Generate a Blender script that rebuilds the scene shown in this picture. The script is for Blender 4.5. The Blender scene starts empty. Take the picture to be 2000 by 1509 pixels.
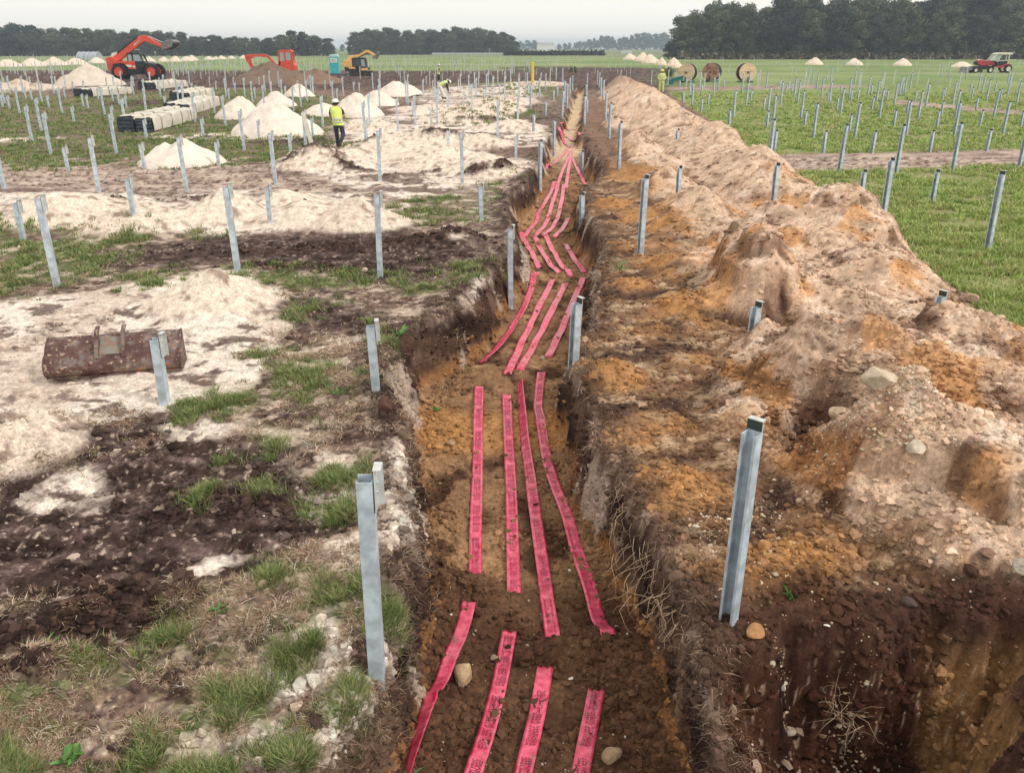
import bpy, bmesh, math, random
import numpy as np
from mathutils import Vector, Matrix, Euler
R = math.radians
random.seed(7); RNG = np.random.default_rng(11)
sc = bpy.context.scene
COL = sc.collection
# ---------------------------------------------------------------- camera, world, sun, exposure
CF, CP, CH = 1600.0, math.atan(661.5/1600.0), 3.6       # focal in photo pixels, pitch, height
cd = bpy.data.cameras.new('camera'); cam = bpy.data.objects.new('camera', cd); COL.objects.link(cam)
cd.sensor_width = 36; cd.lens = 36*CF/2000.0; cd.clip_start = 0.05; cd.clip_end = 9000
cam.location = (0, 0, CH); cam.rotation_euler = (math.pi/2-CP, 0, 0)
sc.camera = cam
w = bpy.data.worlds.new('World'); sc.world = w; w.use_nodes = True
nt = w.node_tree; nt.nodes.clear()
wo = nt.nodes.new('ShaderNodeOutputWorld'); bg = nt.nodes.new('ShaderNodeBackground')
sky = nt.nodes.new('ShaderNodeTexSky'); sky.sky_type = 'NISHITA'; sky.sun_disc = False
SUN_EL, SUN_ROT = R(44), R(112)
sky.sun_elevation = SUN_EL; sky.sun_rotation = SUN_ROT; sky.dust_density = 3; sky.air_density = 1.2
tc = nt.nodes.new('ShaderNodeTexCoord'); mp = nt.nodes.new('ShaderNodeMapping'); mp.inputs['Scale'].default_value = (1, 1, 5)
nz = nt.nodes.new('ShaderNodeTexNoise'); nz.inputs['Scale'].default_value = 1.6; nz.inputs['Detail'].default_value = 6
rp = nt.nodes.new('ShaderNodeValToRGB')
rp.color_ramp.elements[0].position = .3; rp.color_ramp.elements[0].color = (9.4, 9.15, 8.4, 1)
rp.color_ramp.elements[1].position = .72; rp.color_ramp.elements[1].color = (10.1, 9.8, 8.9, 1)
mx = nt.nodes.new('ShaderNodeMix'); mx.data_type = 'RGBA'; mx.inputs[0].default_value = .93
nt.links.new(tc.outputs['Generated'], mp.inputs[0]); nt.links.new(mp.outputs[0], nz.inputs[0])
nt.links.new(nz.outputs[0], rp.inputs[0]); nt.links.new(sky.outputs[0], mx.inputs[6]); nt.links.new(rp.outputs[0], mx.inputs[7])
nt.links.new(mx.outputs[2], bg.inputs[0]); bg.inputs[1].default_value = .1; nt.links.new(bg.outputs[0], wo.inputs[0])
sd = bpy.data.lights.new('sun', 'SUN'); sun = bpy.data.objects.new('sun', sd); COL.objects.link(sun)
sd.energy = 1.5; sd.angle = R(10); sd.color = (1, .97, .93)
_d = Vector((math.sin(SUN_ROT)*math.cos(SUN_EL), math.cos(SUN_ROT)*math.cos(SUN_EL), math.sin(SUN_EL)))
sun.rotation_euler = _d.to_track_quat('Z', 'Y').to_euler()
sc.view_settings.view_transform = 'Standard'; sc.view_settings.look = 'None'
sc.view_settings.exposure = 0.24; sc.view_settings.gamma = 1
sc.cycles.max_bounces = 4; sc.cycles.diffuse_bounces = 2; sc.cycles.glossy_bounces = 2
sc.cycles.transmission_bounces = 3; sc.cycles.transparent_max_bounces = 6; sc.cycles.volume_bounces = 0
# ---------------------------------------------------------------- plan geometry helpers
def G(px, py, z=0.0):
    a = (px-1000)/CF; b = -(py-754.5)/CF
    dy = math.cos(CP)+b*math.sin(CP); dz = -math.sin(CP)+b*math.cos(CP)
    t = (z-CH)/dz
    return (a*t, dy*t)
def ppm(Y): return CF/(Y*math.cos(CP)+CH*math.sin(CP))      # photo pixels per metre at distance Y
def HZ(Y, py):                                              # height that reaches photo row py at distance Y
    b = -(py-754.5)/CF
    dy = math.cos(CP)+b*math.sin(CP); dz = -math.sin(CP)+b*math.cos(CP)
    return CH+dz*Y/dy
# ---------------------------------------------------------------- noise
def _h(ix, iy, s):
    h = (ix.astype(np.uint32)*np.uint32(374761393)) ^ (iy.astype(np.uint32)*np.uint32(668265263)) ^ np.uint32((s*2654435761) & 0xffffffff)
    h = (h ^ (h >> np.uint32(13)))*np.uint32(1274126177)
    return h ^ (h >> np.uint32(16))
_GA = np.array([math.cos(i*math.pi/8) for i in range(16)], np.float32); _GB = np.array([math.sin(i*math.pi/8) for i in range(16)], np.float32)
def pn(x, y, s=0):
    xf = np.floor(x); yf = np.floor(y); fx = (x-xf).astype(np.float32); fy = (y-yf).astype(np.float32)
    ix = xf.astype(np.int64); iy = yf.astype(np.int64)
    u = fx*fx*fx*(fx*(fx*6-15)+10); v = fy*fy*fy*(fy*(fy*6-15)+10)
    def g(dx, dy):
        k = _h(ix+dx, iy+dy, s) & np.uint32(15)
        return _GA[k]*(fx-dx)+_GB[k]*(fy-dy)
    a = g(0, 0); b = g(1, 0); c = g(0, 1); d = g(1, 1)
    return ((a+(b-a)*u)*(1-v)+(c+(d-c)*u)*v)*1.5
def fbm(x, y, o=4, s=0, gain=.5, rid=False):
    r = 0; a = 1; t = 0
    for i in range(o):
        n = pn(x, y, s+i*17)
        if rid: n = 1-2*np.abs(n)
        r = r+a*n; t += a; a *= gain; x = x*2.03+13.7; y = y*2.03-7.1
    return r/t
def ss(a, b, x):
    t = np.clip((x-a)/(b-a), 0, 1); return t*t*(3-2*t)
def poly_sd(px, py, P):                                     # signed distance, positive inside
    d = np.full(px.shape, 1e9, np.float32); ins = np.zeros(px.shape, bool)
    n = len(P)
    for i in range(n):
        ax, ay = P[i]; bx, by = P[(i+1) % n]
        ex, ey = bx-ax, by-ay; L = ex*ex+ey*ey+1e-12
        t = np.clip(((px-ax)*ex+(py-ay)*ey)/L, 0, 1)
        d = np.minimum(d, np.hypot(px-ax-t*ex, py-ay-t*ey))
        c = (ay > py) != (by > py)
        if abs(ey) > 1e-12: ins ^= c & (px < ex*(py-ay)/ey+ax)
    return np.where(ins, d, -d)
def lp(x, y): return x/(y+1.5), np.log(np.maximum(y, .5)+1.5)    # ground coordinates in which far patches grow with distance
def zone(pts):
    P = []
    for p in pts:
        gx, gy = G(*p); a, b = lp(gx, np.float64(gy)); P.append((float(a), float(b)))
    return P
# ---------------------------------------------------------------- trench, pit and heaps, laid out on the ground plan
def pl(pts, z=0):
    g = sorted([G(p[0], p[1], z) for p in pts], key=lambda q: q[1]); return np.array([q[1] for q in g]), np.array([q[0] for q in g])
LY, LX = pl([(600,1509),(735,1345),(790,1250),(805,1160),(815,1060),(815,960),(805,880),(785,800),(805,740),(850,670),(900,610),(955,562),(1000,525),(1015,480),(1010,430),(1015,385),(1035,350),(1055,315),(1065,285),(1085,255),(1103,215),(1113,190),(1118,178)])
RY, RX = pl([(1340,1509),(1320,1400),(1300,1300),(1270,1200),(1225,1080),(1180,960),(1135,860),(1095,790),(1090,740),(1118,690),(1150,640),(1172,590),(1172,560),(1150,520),(1125,480),(1107,450),(1112,420),(1135,385),(1130,360),(1122,330),(1130,300),(1135,270),(1140,240),(1148,200),(1148,178)])
RTY, RTX = pl([(1296,1509),(1280,1400),(1246,1290),(1212,1200),(1172,1100),(1132,1000),(1098,900),(1070,800),(1078,740),(1088,700),(1112,640),(1145,580),(1155,548),(1146,525),(1122,485),(1118,450),(1120,425),(1150,400),(1160,380),(1152,360),(1130,325),(1148,300),(1128,270)], -.8)
LTY, LTX = pl([(790,1540),(812,1480),(858,1300),(845,1200),(838,1100),(828,1000),(820,900),(812,830),(840,745),(925,718),(972,650),(1008,590),(1038,545),(1012,478),(1015,440),(1040,428),(1058,385),(1066,343),(1082,300),(1080,272)], -.8)
WLY, WLV = [3, 5, 8, 9.5, 13, 15, 30, 80], [.14, .2, .3, .5, .5, .36, .4, .5]; WRY, WRV = [3, 8, 14, 30, 80], [.14, .2, .35, .4, .5]
EY = np.arange(-2, 110, .05)
_xl = np.interp(EY, LY, LX); _xr = np.interp(EY, RY, RX); _m = EY < 37
_xl = np.where(_m, np.minimum(_xl, np.interp(EY, LTY, LTX)-np.interp(EY, WLY, WLV)*.8), _xl); _xr = np.where(_m, np.maximum(_xr, np.interp(EY, RTY, RTX)+np.interp(EY, WRY, WRV)*.8), _xr)
def _blur(a, n): return np.convolve(np.pad(a, n//2, 'edge'), np.ones(n)/n, 'valid')
EXL, EXR = _blur(_blur(_xl, 11), 7), _blur(_blur(_xr, 11), 7)
def edges(X, Y):
    xl = np.interp(Y, EY, EXL); xr = np.interp(Y, EY, EXR)
    k = .08+.003*Y
    xl = xl+k*fbm(Y*1.1, X*.4, 3, 3)*1.2; xr = xr+k*fbm(Y*1.1+40, X*.4, 3, 5)*1.2
    return xl, xr
PIT = [G(*p) for p in [(1390,1262),(1500,1240),(1700,1215),(1960,1190),(2080,1240),(2010,1420),(1900,1640),(1420,1640)]]
FRY = np.array([5, 9.8, 10.5, 12.1, 13.1, 15.5, 18.5, 22, 25.3, 28, 35.6, 44.4, 61.5, 90]); FRX = np.array([9, 6.7, 6.5, 7.05, 7.0, 7.5, 8.1, 8.3, 8.45, 8.6, 9.5, 10.4, 12.1, 15])
def cone(X, Y, cx, cy, h, rx, ry=None, p=1.0):
    ry = ry or rx
    d = np.sqrt(((X-cx)/rx)**2+((Y-cy)/ry)**2+.012)
    return h*np.clip(1.08-d, 0, None)**p
SPOIL = []                                                  # x, y, h, rx, ry
for (px, gy, top, rx, ry) in [(1215,182,152,2.6,9),(1248,200,160,3.2,8),(1268,225,182,2.6,6),(1300,250,204,2.6,6),(1345,275,232,2.2,4.5),(1402,303,241,2.4,4.0),(1440,330,272,2.3,4),
        (1478,352,292,2.2,3.4),(1500,412,330,2.1,2.3),(1622,492,358,2.7,2.2),(1560,530,450,2.2,1.9),(1700,560,480,1.9,1.6),
        (1500,600,520,1.7,1.2),(1640,620,560,1.7,1.1),(1790,650,592,1.3,.8),(1560,790,640,1.1,1.2),(1650,790,628,1.3,1.6),(1760,800,640,1.7,1.8),(1860,800,650,1.8,1.9),(1990,840,690,1.9,2.0),(2130,850,710,2.0,2.3),(2300,870,730,2.2,2.5),
 (1470,600,462,.95,1.5),(1420,560,450,.8,1.0),(1370,520,450,.9,1.2),(1560,770,628,.8,1.0),(1490,670,628,.7,.8),(1460,840,752,.8,.7),(1640,930,800,.9,.7),(1730,980,800,1.0,.8),(1860,1010,850,1.1,.9),(1990,1060,890,1.2,.9),(2120,1080,880,1.3,1.0),(1490,705,618,.55,.5),(1840,690,614,.6,.5),
 (1190,250,214,.9,2.5),(1240,300,256,1.1,2.4),(1290,330,284,1.2,2.2),(1300,380,325,1.1,1.8),(1360,430,368,1.2,1.7),(1330,470,425,1.0,1.0),(1420,470,400,1.1,1.3),(1340,300,256,1.3,2.5),(1250,225,188,1.3,5)]:
    x, y = G(px, gy); SPOIL.append((x, y, max(.1, HZ(y, top)*(1.30 if y < 9.0 else 1.08)), rx, ry))
for (px, gy, top, rx, ry) in [(1130,152,139,3,9),(1160,156,136,4,10),(1205,158,141,5,9),(1240,160,138,5,9),(1262,165,148,4,9)]:
    x, y = G(px, gy); SPOIL.append((x, y, max(.3, HZ(y, top)), rx, ry))
CY_, CX_ = [], []
for _p in [(1560,900),(1480,800),(1440,720),(1385,650),(1350,590),(1400,520),(1385,470),(1300,420),(1260,370),(1230,320),(1200,285),(1165,240),(1150,200)]:
    _g = G(_p[0], _p[1], .3); CY_.append(_g[1]); CX_.append(_g[0])
ORM = [(*G(px, py), h_, r_) for px, py, h_, r_ in [(1180,745,.16,.42),(1300,960,.09,.5),(1560,1125,.12,.42),(1450,1120,.08,.4),(1330,455,.22,.7),(1200,485,.10,.5),(1340,610,.14,.5),(1230,870,.06,.4),(1260,425,.16,.6),(1190,405,.2,.5),(1260,345,.28,1),(1200,330,.2,.7),(1400,1010,.07,.4),(1270,650,.08,.4),(1230,560,.12,.4),(1300,520,.14,.5)]]
HOL = [(*G(px, py, z_), r_, d_) for px, py, z_, r_, d_ in [(1610,850,.25,.40,.5),(1440,590,.4,.3,.35),(1345,238,.7,.8,.5),(1590,680,.5,.25,.3),(1290,300,.3,.5,.3),(1760,700,.6,.3,.2),(1540,560,.6,.3,.25)]]
BUMPS = []                                                  # sandy swells that belong to the ground itself
for (px, gy, top, rx, ry) in [(420,596,528,1.15,1.0),(-10,870,800,1.0,.8),(440,425,366,1.2,1.4),(120,420,372,2.0,2.0),(280,440,395,1.5,1.5),(600,430,388,1.5,1.4),(700,440,384,1.3,1.3),(560,400,372,1.2,1.6),
        (620,322,284,1.6,2.2),(700,310,288,1.6,2.5),(860,315,282,2.2,2.5),(950,335,300,1.6,2.2),(850,275,244,2.0,3.0),(940,285,258,1.5,2.0),(760,290,262,2,3),(900,232,212,2.5,4),(955,215,190,2.6,6),(840,215,203,3,4),(990,200,187,2.6,6),(1000,250,232,2,3),(720,250,238,2,3),
        (30,175,158,5,7),(1050,165,158,4,8),(240,700,672,.9,.7),(880,470,452,.7,.6)]:
    x, y = G(px, gy); BUMPS.append((x, y, max(.05, HZ(y, top)), rx, ry))
RIDGES = []                                                 # torn-up dark clods: polyline, height, half width
for (pts, h, wd) in [([(40,1245),(190,1200),(335,1160)],.34,.17),([(-30,1340),(110,1305),(200,1268)],.16,.12),([(300,1000),(420,955),(580,975)],.11,.2),([(500,905),(640,960),(620,1010)],.08,.16),([(470,500),(700,490),(920,470)],.16,.4),([(470,525),(700,535),(900,505)],.12,.3),
        ([(560,330),(640,318),(700,335)],.15,.5),([(700,352),(850,338)],.10,.4),([(900,350),(1000,340)],.14,.4),([(840,280),(1000,278)],.16,.5),([(680,300),(760,285)],.10,.4),([(860,262),(940,262)],.12,.4),([(900,240),(1060,235)],.2,.5),([(200,400),(300,400),(420,385)],.12,.4),
        ([(0,700),(120,640),(220,620)],.06,.3),([(240,900),(400,860)],.05,.2),([(0,1380),(160,1330)],.05,.2)]:
    RIDGES.append(([G(*p) for p in pts], h, wd))
MOUNDS = []                                                 # earth thrown across the tapes
for (px, py, h, rx, ry) in [(925,1170,.20,.26,.22),(1010,1210,.07,.4,.16),(1130,1262,.10,.35,.16),(1080,1275,.06,.3,.14),(1210,1300,.14,.3,.3),(1000,738,.06,.5,.3),(930,728,.07,.3,.3),(1080,715,.05,.3,.25),(1110,540,.07,.4,.3),(1040,540,.06,.3,.3),(1080,472,.06,.6,.35),(1080,434,.05,.6,.3),(1085,373,.08,.6,.4),(1110,305,.08,.5,.5),(1040,480,.05,.4,.3),(880,1000,.10,.2,.6),(870,1140,.12,.2,.4)]:
    x, y = G(px, py, -.8); MOUNDS.append((x, y, h, rx, ry))
def seg_d(X, Y, P):
    d = np.full(np.shape(X), 1e9)
    for (a, b) in zip(P[:-1], P[1:]):
        ex, ey = b[0]-a[0], b[1]-a[1]; t = np.clip(((X-a[0])*ex+(Y-a[1])*ey)/(ex*ex+ey*ey), 0, 1)
        d = np.minimum(d, np.hypot(X-a[0]-t*ex, Y-a[1]-t*ey))
    return d
def Zp(pts): return zone(pts)
Z_SAND = [Zp(p) for p in [
 [(-60,600),(150,570),(330,545),(400,528),(480,530),(550,570),(558,640),(520,715),(480,755),(380,785),(150,815),(60,825),(-60,890)],
 [(-60,372),(120,366),(300,390),(430,362),(560,378),(700,380),(790,400),(740,442),(600,452),(480,458),(330,462),(100,448),(-60,440)],
 [(560,322),(700,285),(900,288),(1035,318),(1000,345),(900,380),(780,385),(700,362),(600,345)],
 [(640,270),(680,232),(900,212),(1050,236),(1060,285),(900,300),(700,300)],
 [(800,185),(880,170),(1010,165),(1060,190),(1020,212),(860,215)],
 [(730,982),(815,975),(822,1060),(735,1065)],[(760,865),(812,880),(816,930),(770,900)],[(790,935),(815,945),(812,975),(795,960)],
 [(770,1160),(840,1150),(850,1215),(790,1200)],[(740,1245),(815,1240),(820,1290),(745,1305)],[(800,1200),(850,1215),(860,1240),(800,1230)],
 [(560,1260),(640,1240),(700,1330),(560,1370),(530,1320)],[(450,1430),(560,1400),(600,1509),(430,1560)],[(690,1330),(735,1330),(640,1509),(600,1480)],
 [(120,908),(180,900),(160,965),(60,970)],[(330,825),(470,830),(440,860),(350,850)],[(610,880),(680,890),(650,915)],[(940,545),(1010,530),(990,575),(920,590)],[(300,1100),(430,1070),(350,1140)],
 [(640,1060),(700,1050),(690,1110),(640,1110)],[(-60,268),(160,268),(60,276),(-60,278)],[(300,262),(560,258),(700,262),(560,270),(320,270)],
 [(690,690),(730,680),(640,715)],[(560,695),(640,668),(730,655),(640,690)],[(620,960),(690,950),(680,990),(630,985)]]]
Z_MUD = [Zp(p) for p in [
 [(200,490),(420,462),(760,450),(960,468),(930,512),(800,540),(600,535),(480,505),(330,520),(180,520)],
 [(-80,900),(100,850),(280,790),(420,830),(560,900),(650,965),(620,1020),(470,1110),(380,1190),(200,1265),(-80,1330)],
 [(-80,640),(120,610),(240,620),(130,660),(-80,700)],[(-60,755),(100,775),(60,805),(-60,800)],[(330,700),(400,690),(380,730),(330,730)],
 [(580,590),(700,600),(780,620),(740,660),(600,640)],[(700,690),(800,700),(800,800),(720,800)],
 [(570,320),(690,322),(640,345),(560,345)],[(700,345),(1000,330),(1010,350),(720,358)],[(840,272),(1000,270),(1020,292),(850,288)],[(680,300),(860,262),(900,270),(760,300)],
 [(900,236),(1060,230),(1060,245),(900,246)],[(-50,138),(1180,138),(1190,178),(1000,160),(700,176),(400,172),(200,190),(-50,150)],[(180,395),(320,395),(300,410),(180,410)],
 [(540,215),(640,212),(620,228),(540,228)],[(530,262),(660,258),(650,282),(540,280)],[(1000,130),(1300,133),(1300,180),(1000,160)],[(230,196),(350,196),(340,206),(230,206)]]]
Z_GRASS = [Zp(p) for p in [
 [(-80,178),(170,190),(420,172),(640,185),(690,225),(650,260),(560,262),(560,318),(240,335),(-80,332)],
 [(-80,440),(60,448),(310,452),(270,500),(120,560),(-80,600)],[(330,452),(440,455),(420,466),(340,466)],
 [(220,530),(330,520),(340,560),(240,565)],[(470,520),(540,525),(700,530),(690,560),(600,565),(480,550)],[(690,530),(760,540),(740,560),(690,555)],[(800,535),(880,515),(960,522),(880,570),(800,575)],
 [(780,400),(860,380),(940,360),(990,345),(980,375),(920,430),(800,440)],[(420,268),(640,265),(680,290),(600,310),(420,320)],[(550,585),(640,590),(630,620),(550,630)],
 [(720,630),(780,640),(800,720),(740,700)],[(510,690),(570,680),(640,695),(720,760),(640,775),(520,740)],[(350,790),(480,750),(500,790),(420,820),(350,815)],[(545,755),(600,755),(590,785),(550,780)],
 [(470,830),(560,830),(560,865),(480,860)],[(350,955),(450,925),(480,960),(400,990),(350,985)],[(430,890),(510,905),(510,945),(440,930)],[(640,915),(700,905),(700,945),(650,950)],[(600,990),(690,970),(680,1010),(610,1020)],
 [(520,1110),(600,1105),(600,1140),(520,1145)],[(640,1160),(720,1140),(775,1190),(760,1230),(700,1260),(640,1340),(565,1320),(570,1290),(650,1240)],[(590,1370),(690,1340),(650,1400),(590,1420)],
 [(30,1340),(300,1280),(330,1400),(130,1450),(20,1400)],[(300,1180),(400,1190),(370,1270),(300,1250)],[(240,1380),(340,1360),(480,1440),(420,1520),(260,1500)],[(-80,1440),(60,1430),(160,1509),(140,1600),(-80,1600)],[(480,1460),(600,1470),(600,1600),(470,1600)],[(430,1360),(510,1370),(500,1420),(440,1420)],
 [(850,245),(1010,250),(1060,215),(960,205),(860,230)],[(930,165),(1110,170),(1100,190),(940,190)]]]
Z_STRAW = [Zp(p) for p in [
 [(90,850),(180,820),(290,805),(300,840),(150,890),(60,900)],[(380,1240),(520,1150),(640,1200),(640,1300),(520,1400),(330,1380)],[(100,1440),(300,1420),(480,1509),(300,1600),(60,1600)],[(-80,1100),(90,1070),(80,1140),(-80,1180)],
 [(600,1090),(700,1060),(700,1140),(600,1150)],[(840,700),(500,640),(560,760),(760,840),(700,900)],[(180,1180),(480,1100),(700,1000),(700,1330),(400,1509),(-80,1700),(-80,1350)]]]
Z_TRACK = [Zp(p) for p in [
 [(-80,328),(300,326),(560,322),(700,345),(640,372),(500,376),(300,376),(-80,372)],[(1500,302),(1800,296),(2100,290),(2100,322),(1860,326),(1560,336),(1480,330)],
 [(1470,138),(2100,138),(2100,145),(1470,150)],[(1700,160),(1500,165),(1400,172),(1480,176),(1700,170)],[(1750,195),(1850,205),(2080,225),(2080,232),(1850,214),(1740,204)],[(1300,168),(1500,170),(1500,175),(1300,178)]]]
SPOIL_FOOT = Zp([(1155,175),(1158,240),(1165,270),(1180,320),(1200,420),(1250,500),(1260,560),(1210,640),(1190,720),(1240,800),(1300,880),(1400,960),(1530,1060),(1620,1130),(1760,1165),(2100,1180),(2600,1100),(2600,760),(2120,755),(2010,690),(1930,655),(1900,590),(1830,555),(1760,490),(1700,430),(1610,380),(1545,345),(1500,322),(1440,275),(1390,240),(1330,200),(1275,172)])
def inz(a, b, Zs, wn, soft=.012):
    m = np.zeros(a.shape, np.float32)
    for P in Zs:
        x0 = min(p[0] for p in P)-.08; x1 = max(p[0] for p in P)+.08; y0 = min(p[1] for p in P)-.08; y1 = max(p[1] for p in P)+.08
        k = (a > x0) & (a < x1) & (b > y0) & (b < y1)
        if not k.any(): continue
        d = poly_sd(a[k], b[k], P)+wn[k]
        m[k] = np.maximum(m[k], ss(-soft, soft, d))
    return m
def terrain(X, Y, full=False):
    X = np.asarray(X, np.float64); Y = np.asarray(Y, np.float64)
    a, b = lp(X, Y)
    near = 1/(1+Y*.05)
    wn = (.036*fbm(X*1.3, Y*1.3, 4, 21)*near+.03*fbm(X*.35, Y*.2, 4, 22)*(1-near*.6)+.010*fbm(X*6, Y*6, 2, 23)*near).astype(np.float32)
    F = {}
    F['sand'] = inz(a, b, Z_SAND, wn*1.5); F['mud'] = inz(a, b, Z_MUD, wn*2.2, .03)
    F['grass'] = inz(a, b, Z_GRASS, wn*1.6, .02); F['straw'] = inz(a, b, Z_STRAW, wn*1.6, .03); F['track'] = inz(a, b, Z_TRACK, wn*.35, .006)
    foot = poly_sd(a, b, SPOIL_FOOT)+wn*.5; F['foot'] = foot
    xl, xr = edges(X, Y)
    end = ss(92, 80, Y)
    wl = np.interp(Y, WLY, WLV); wr = np.interp(Y, WRY, WRV)
    wob = 1+.6*fbm(X*2.5, Y*2.5, 3, 31)
    sl = ss(0, 1, (X-xl+.04)/(wl*wob)); sr = ss(0, 1, (xr-X+.04)/(wr*wob))
    s = sl*sr*end; F['s'] = s
    depth = np.interp(Y, [3, 9, 14, 20, 32, 40, 80], [.85, .85, .76, .72, .62, .52, .42])
    right = X > (xl+xr)*.5
    out_r = np.clip(X-xr, 0, None); out_l = np.clip(xl-X, 0, None)
    rside = right & (Y < 85)
    F['right'] = ss(-.05, .15, X-xr)*(Y < 85)
    grassR = ((foot < 0) & (X > np.interp(Y, RY, RX)+.3) & (a > .06+.0*a) & (X > 3) )
    # spoil
    q = np.zeros_like(X)
    for (cx, cy, h, rx, ry) in SPOIL:
        k = (np.abs(X-cx) < rx*1.2) & (np.abs(Y-cy) < ry*1.2)
        if k.any():
            q[k] += np.clip(cone(X[k], Y[k], cx, cy, h, np.where(X[k] > cx, min(rx, max(1.0, 1.15*(np.interp(cy, FRY, FRX)-cx))), rx), ry), 0, None)**9
    h = q**(1/9.)
    gate = ss(-.012, .03, foot)
    lump = fbm(X*.9, Y*.7, 4, 41)
    gul = fbm(X*1.7+.6*fbm(X, Y, 2, 9), Y*2.4, 4, 43, rid=True)
    h = h*gate
    for (yv, dp, wv) in [(9.6,.35,.4),(11.5,.38,.5),(17.4,.40,.8),(21.8,.3,.9),(27.3,.38,1.3),(34.5,.3,1.8),(44,.35,2.5),(57,.3,4)]:
        h = h*(1-dp*np.exp(-((Y-yv-.35*(X-6.5)+.5*fbm(X*.9, Y*.6, 2, 93))/wv)**2))
    hh = np.clip(h, 0, 1.5)
    h = h*(1+.20*lump+.22*fbm(X*.5+31, Y*.35, 3, 90))+hh*.09*gul-hh*.03+ss(.04, .3, h)*(.035*fbm(X*3.2, Y*3.2, 4, 81)+.02*fbm(X*8, Y*8, 3, 82, rid=True))*ss(60, 10, Y)
    # the machine-cut face on the trench side
    cxx = np.interp(Y, CY_, CX_)+.45*fbm(Y*1.0, X*.4, 4, 44)+.12*fbm(Y*3.5, X*2, 3, 45); face = ss(-.04, .26, X-cxx); F['face'] = np.clip(4*face*(1-face)*1.4, 0, 1)*ss(.12, .3, h)*(Y < 60)
    drop = np.where(Y < 60, .42+.3*fbm(X, Y, 2, 46), .6); h = h*(drop+(1-drop)*face)
    # undercut-looking cliffs on the trench side: terraces
    ter = np.clip(h/.42+.35*fbm(X*.7, Y*.7, 3, 47), 0, None); fr = ter-np.floor(ter)
    st = (np.floor(ter)+ss(.32, .62, fr)-.35*fbm(X*.7, Y*.7, 3, 47))*.42
    kk = ss(-.2, .45, fbm(X*.5+9, Y*.45, 3, 49))*ss(.15, .5, h)*ss(30, 12, Y)
    h = h*(1-kk*.75)+np.clip(st, 0, 3)*kk*.75
    hol = np.zeros_like(X)
    for (hx, hy, r_, dp) in HOL:
        k = (np.abs(X-hx) < r_*2.5) & (np.abs(Y-hy) < r_*3.5)
        if k.any(): hol[k] = np.maximum(hol[k], np.exp(-(((X[k]-hx)/r_)**2+((Y[k]-hy)/r_/1.2)**2)**1.6)); h[k] = h[k]-dp*np.exp(-(((X[k]-hx)/r_)**2+((Y[k]-hy)/r_/1.2)**2)**1.6)*(1+.5*fbm(X[k]*3, Y[k]*3, 3, 92))*ss(.05, .3, h[k])
    F['h'] = h; F['hol'] = hol
    und = .05*fbm(X*.35, Y*.35, 3, 51)+.02*fbm(X*1.6, Y*1.6, 3, 52)
    z = und+h
    bump = np.zeros_like(X)
    for (cx, cy, hb, rx, ry) in BUMPS:
        k = (np.abs(X-cx) < rx*1.3) & (np.abs(Y-cy) < ry*1.3)
        if k.any(): bump[k] = np.maximum(bump[k], cone(X[k], Y[k], cx, cy, hb, rx, ry, 1.25))
    bump = bump*(1+.25*fbm(X*1.5, Y*1.5, 3, 54)); F['bump'] = bump
    z = z+bump*(1-s)
    rg = np.zeros_like(X)
    for (P, hr, wd) in RIDGES:
        xs = [p[0] for p in P]; ys = [p[1] for p in P]
        k = (X > min(xs)-1.5) & (X < max(xs)+1.5) & (Y > min(ys)-1.5) & (Y < max(ys)+1.5)
        if k.any():
            d = seg_d(X[k], Y[k], P); rg[k] = np.maximum(rg[k], hr*np.exp(-(d/wd)**2))
    rg = rg*(.7+.9*fbm(X*4, Y*4, 4, 55)+.8*fbm(X*1.1, Y*1.1, 3, 84))*.8; F['rg'] = rg
    z = z+rg*(1-s)
    sand, mud, grass, track = F['sand'], F['mud'], F['grass'], F['track']
    cl = fbm(X*5, Y*5, 4, 56)
    z += sand*(.05*fbm(X*1.6, Y*2.4, 5, 57)+.010*cl)*(1-s)
    z += mud*(.035*fbm(X*3, Y*3, 5, 58, rid=True)+.02*cl-.12*ss(9, 6, Y)*(X < 0))*(1-s)
    z += track*(.04*np.sin((Y-.1*X+.45*fbm(X*.25, Y*.3, 3, 59))*6.0)*(.5+fbm(X*.4, Y*.6, 3, 85))+.035*fbm(X*1.2, Y*3, 4, 86))
    z += .03*ss(0, 1, grass)*fbm(X*1.2, Y*1.2, 3, 60)
    z += .012*cl*(1-sand); mic = fbm(X*13, Y*13, 3, 87)*ss(22, 7, Y); z += mic*(.020+.020*mud+.012*F['straw']-.008*sand)*(1-s)
    # right bench: orange and dark crumbly earth
    F['turfline'] = X-np.interp(Y, FRY, FRX)+.35*fbm(X*1.2, Y*1.2, 3, 80)
    bench = F['right']*(1-ss(.1, .4, h))*ss(75, 60, Y)*ss(.1, -.3, F['turfline'])
    F['bench'] = bench
    z += bench*(.07*fbm(X*1.4+5, Y*1.2, 4, 61)+.03*fbm(X*6, Y*6, 4, 62)+.02*np.clip(fbm(X*.8, Y*3.2, 3, 63), 0, 1))
    orm = np.zeros_like(X)
    for (cx, cy, h_, r_) in ORM:
        k = (np.abs(X-cx) < r_*2.4) & (np.abs(Y-cy) < r_*3)
        if k.any(): orm[k] = np.maximum(orm[k], h_*np.exp(-((X[k]-cx)/r_)**2-((Y[k]-cy)/r_/1.2)**2))
    orm = orm*(.9+.9*fbm(X*3, Y*3, 4, 83)); F['orm'] = orm*F['right']; z += orm*F['right']*(1-ss(.1, .4, h))
    # left rim: raised ragged lip
    lip = np.exp(-((xl-.12-X)/.22)**2)*ss(60, 20, Y); F['lip'] = lip
    z += lip*(.05+.07*fbm(X*3, Y*3, 4, 64))
    lipr = np.exp(-((X-xr-.12)/.2)**2)*ss(60, 20, Y); F['lipr'] = lipr
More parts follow.
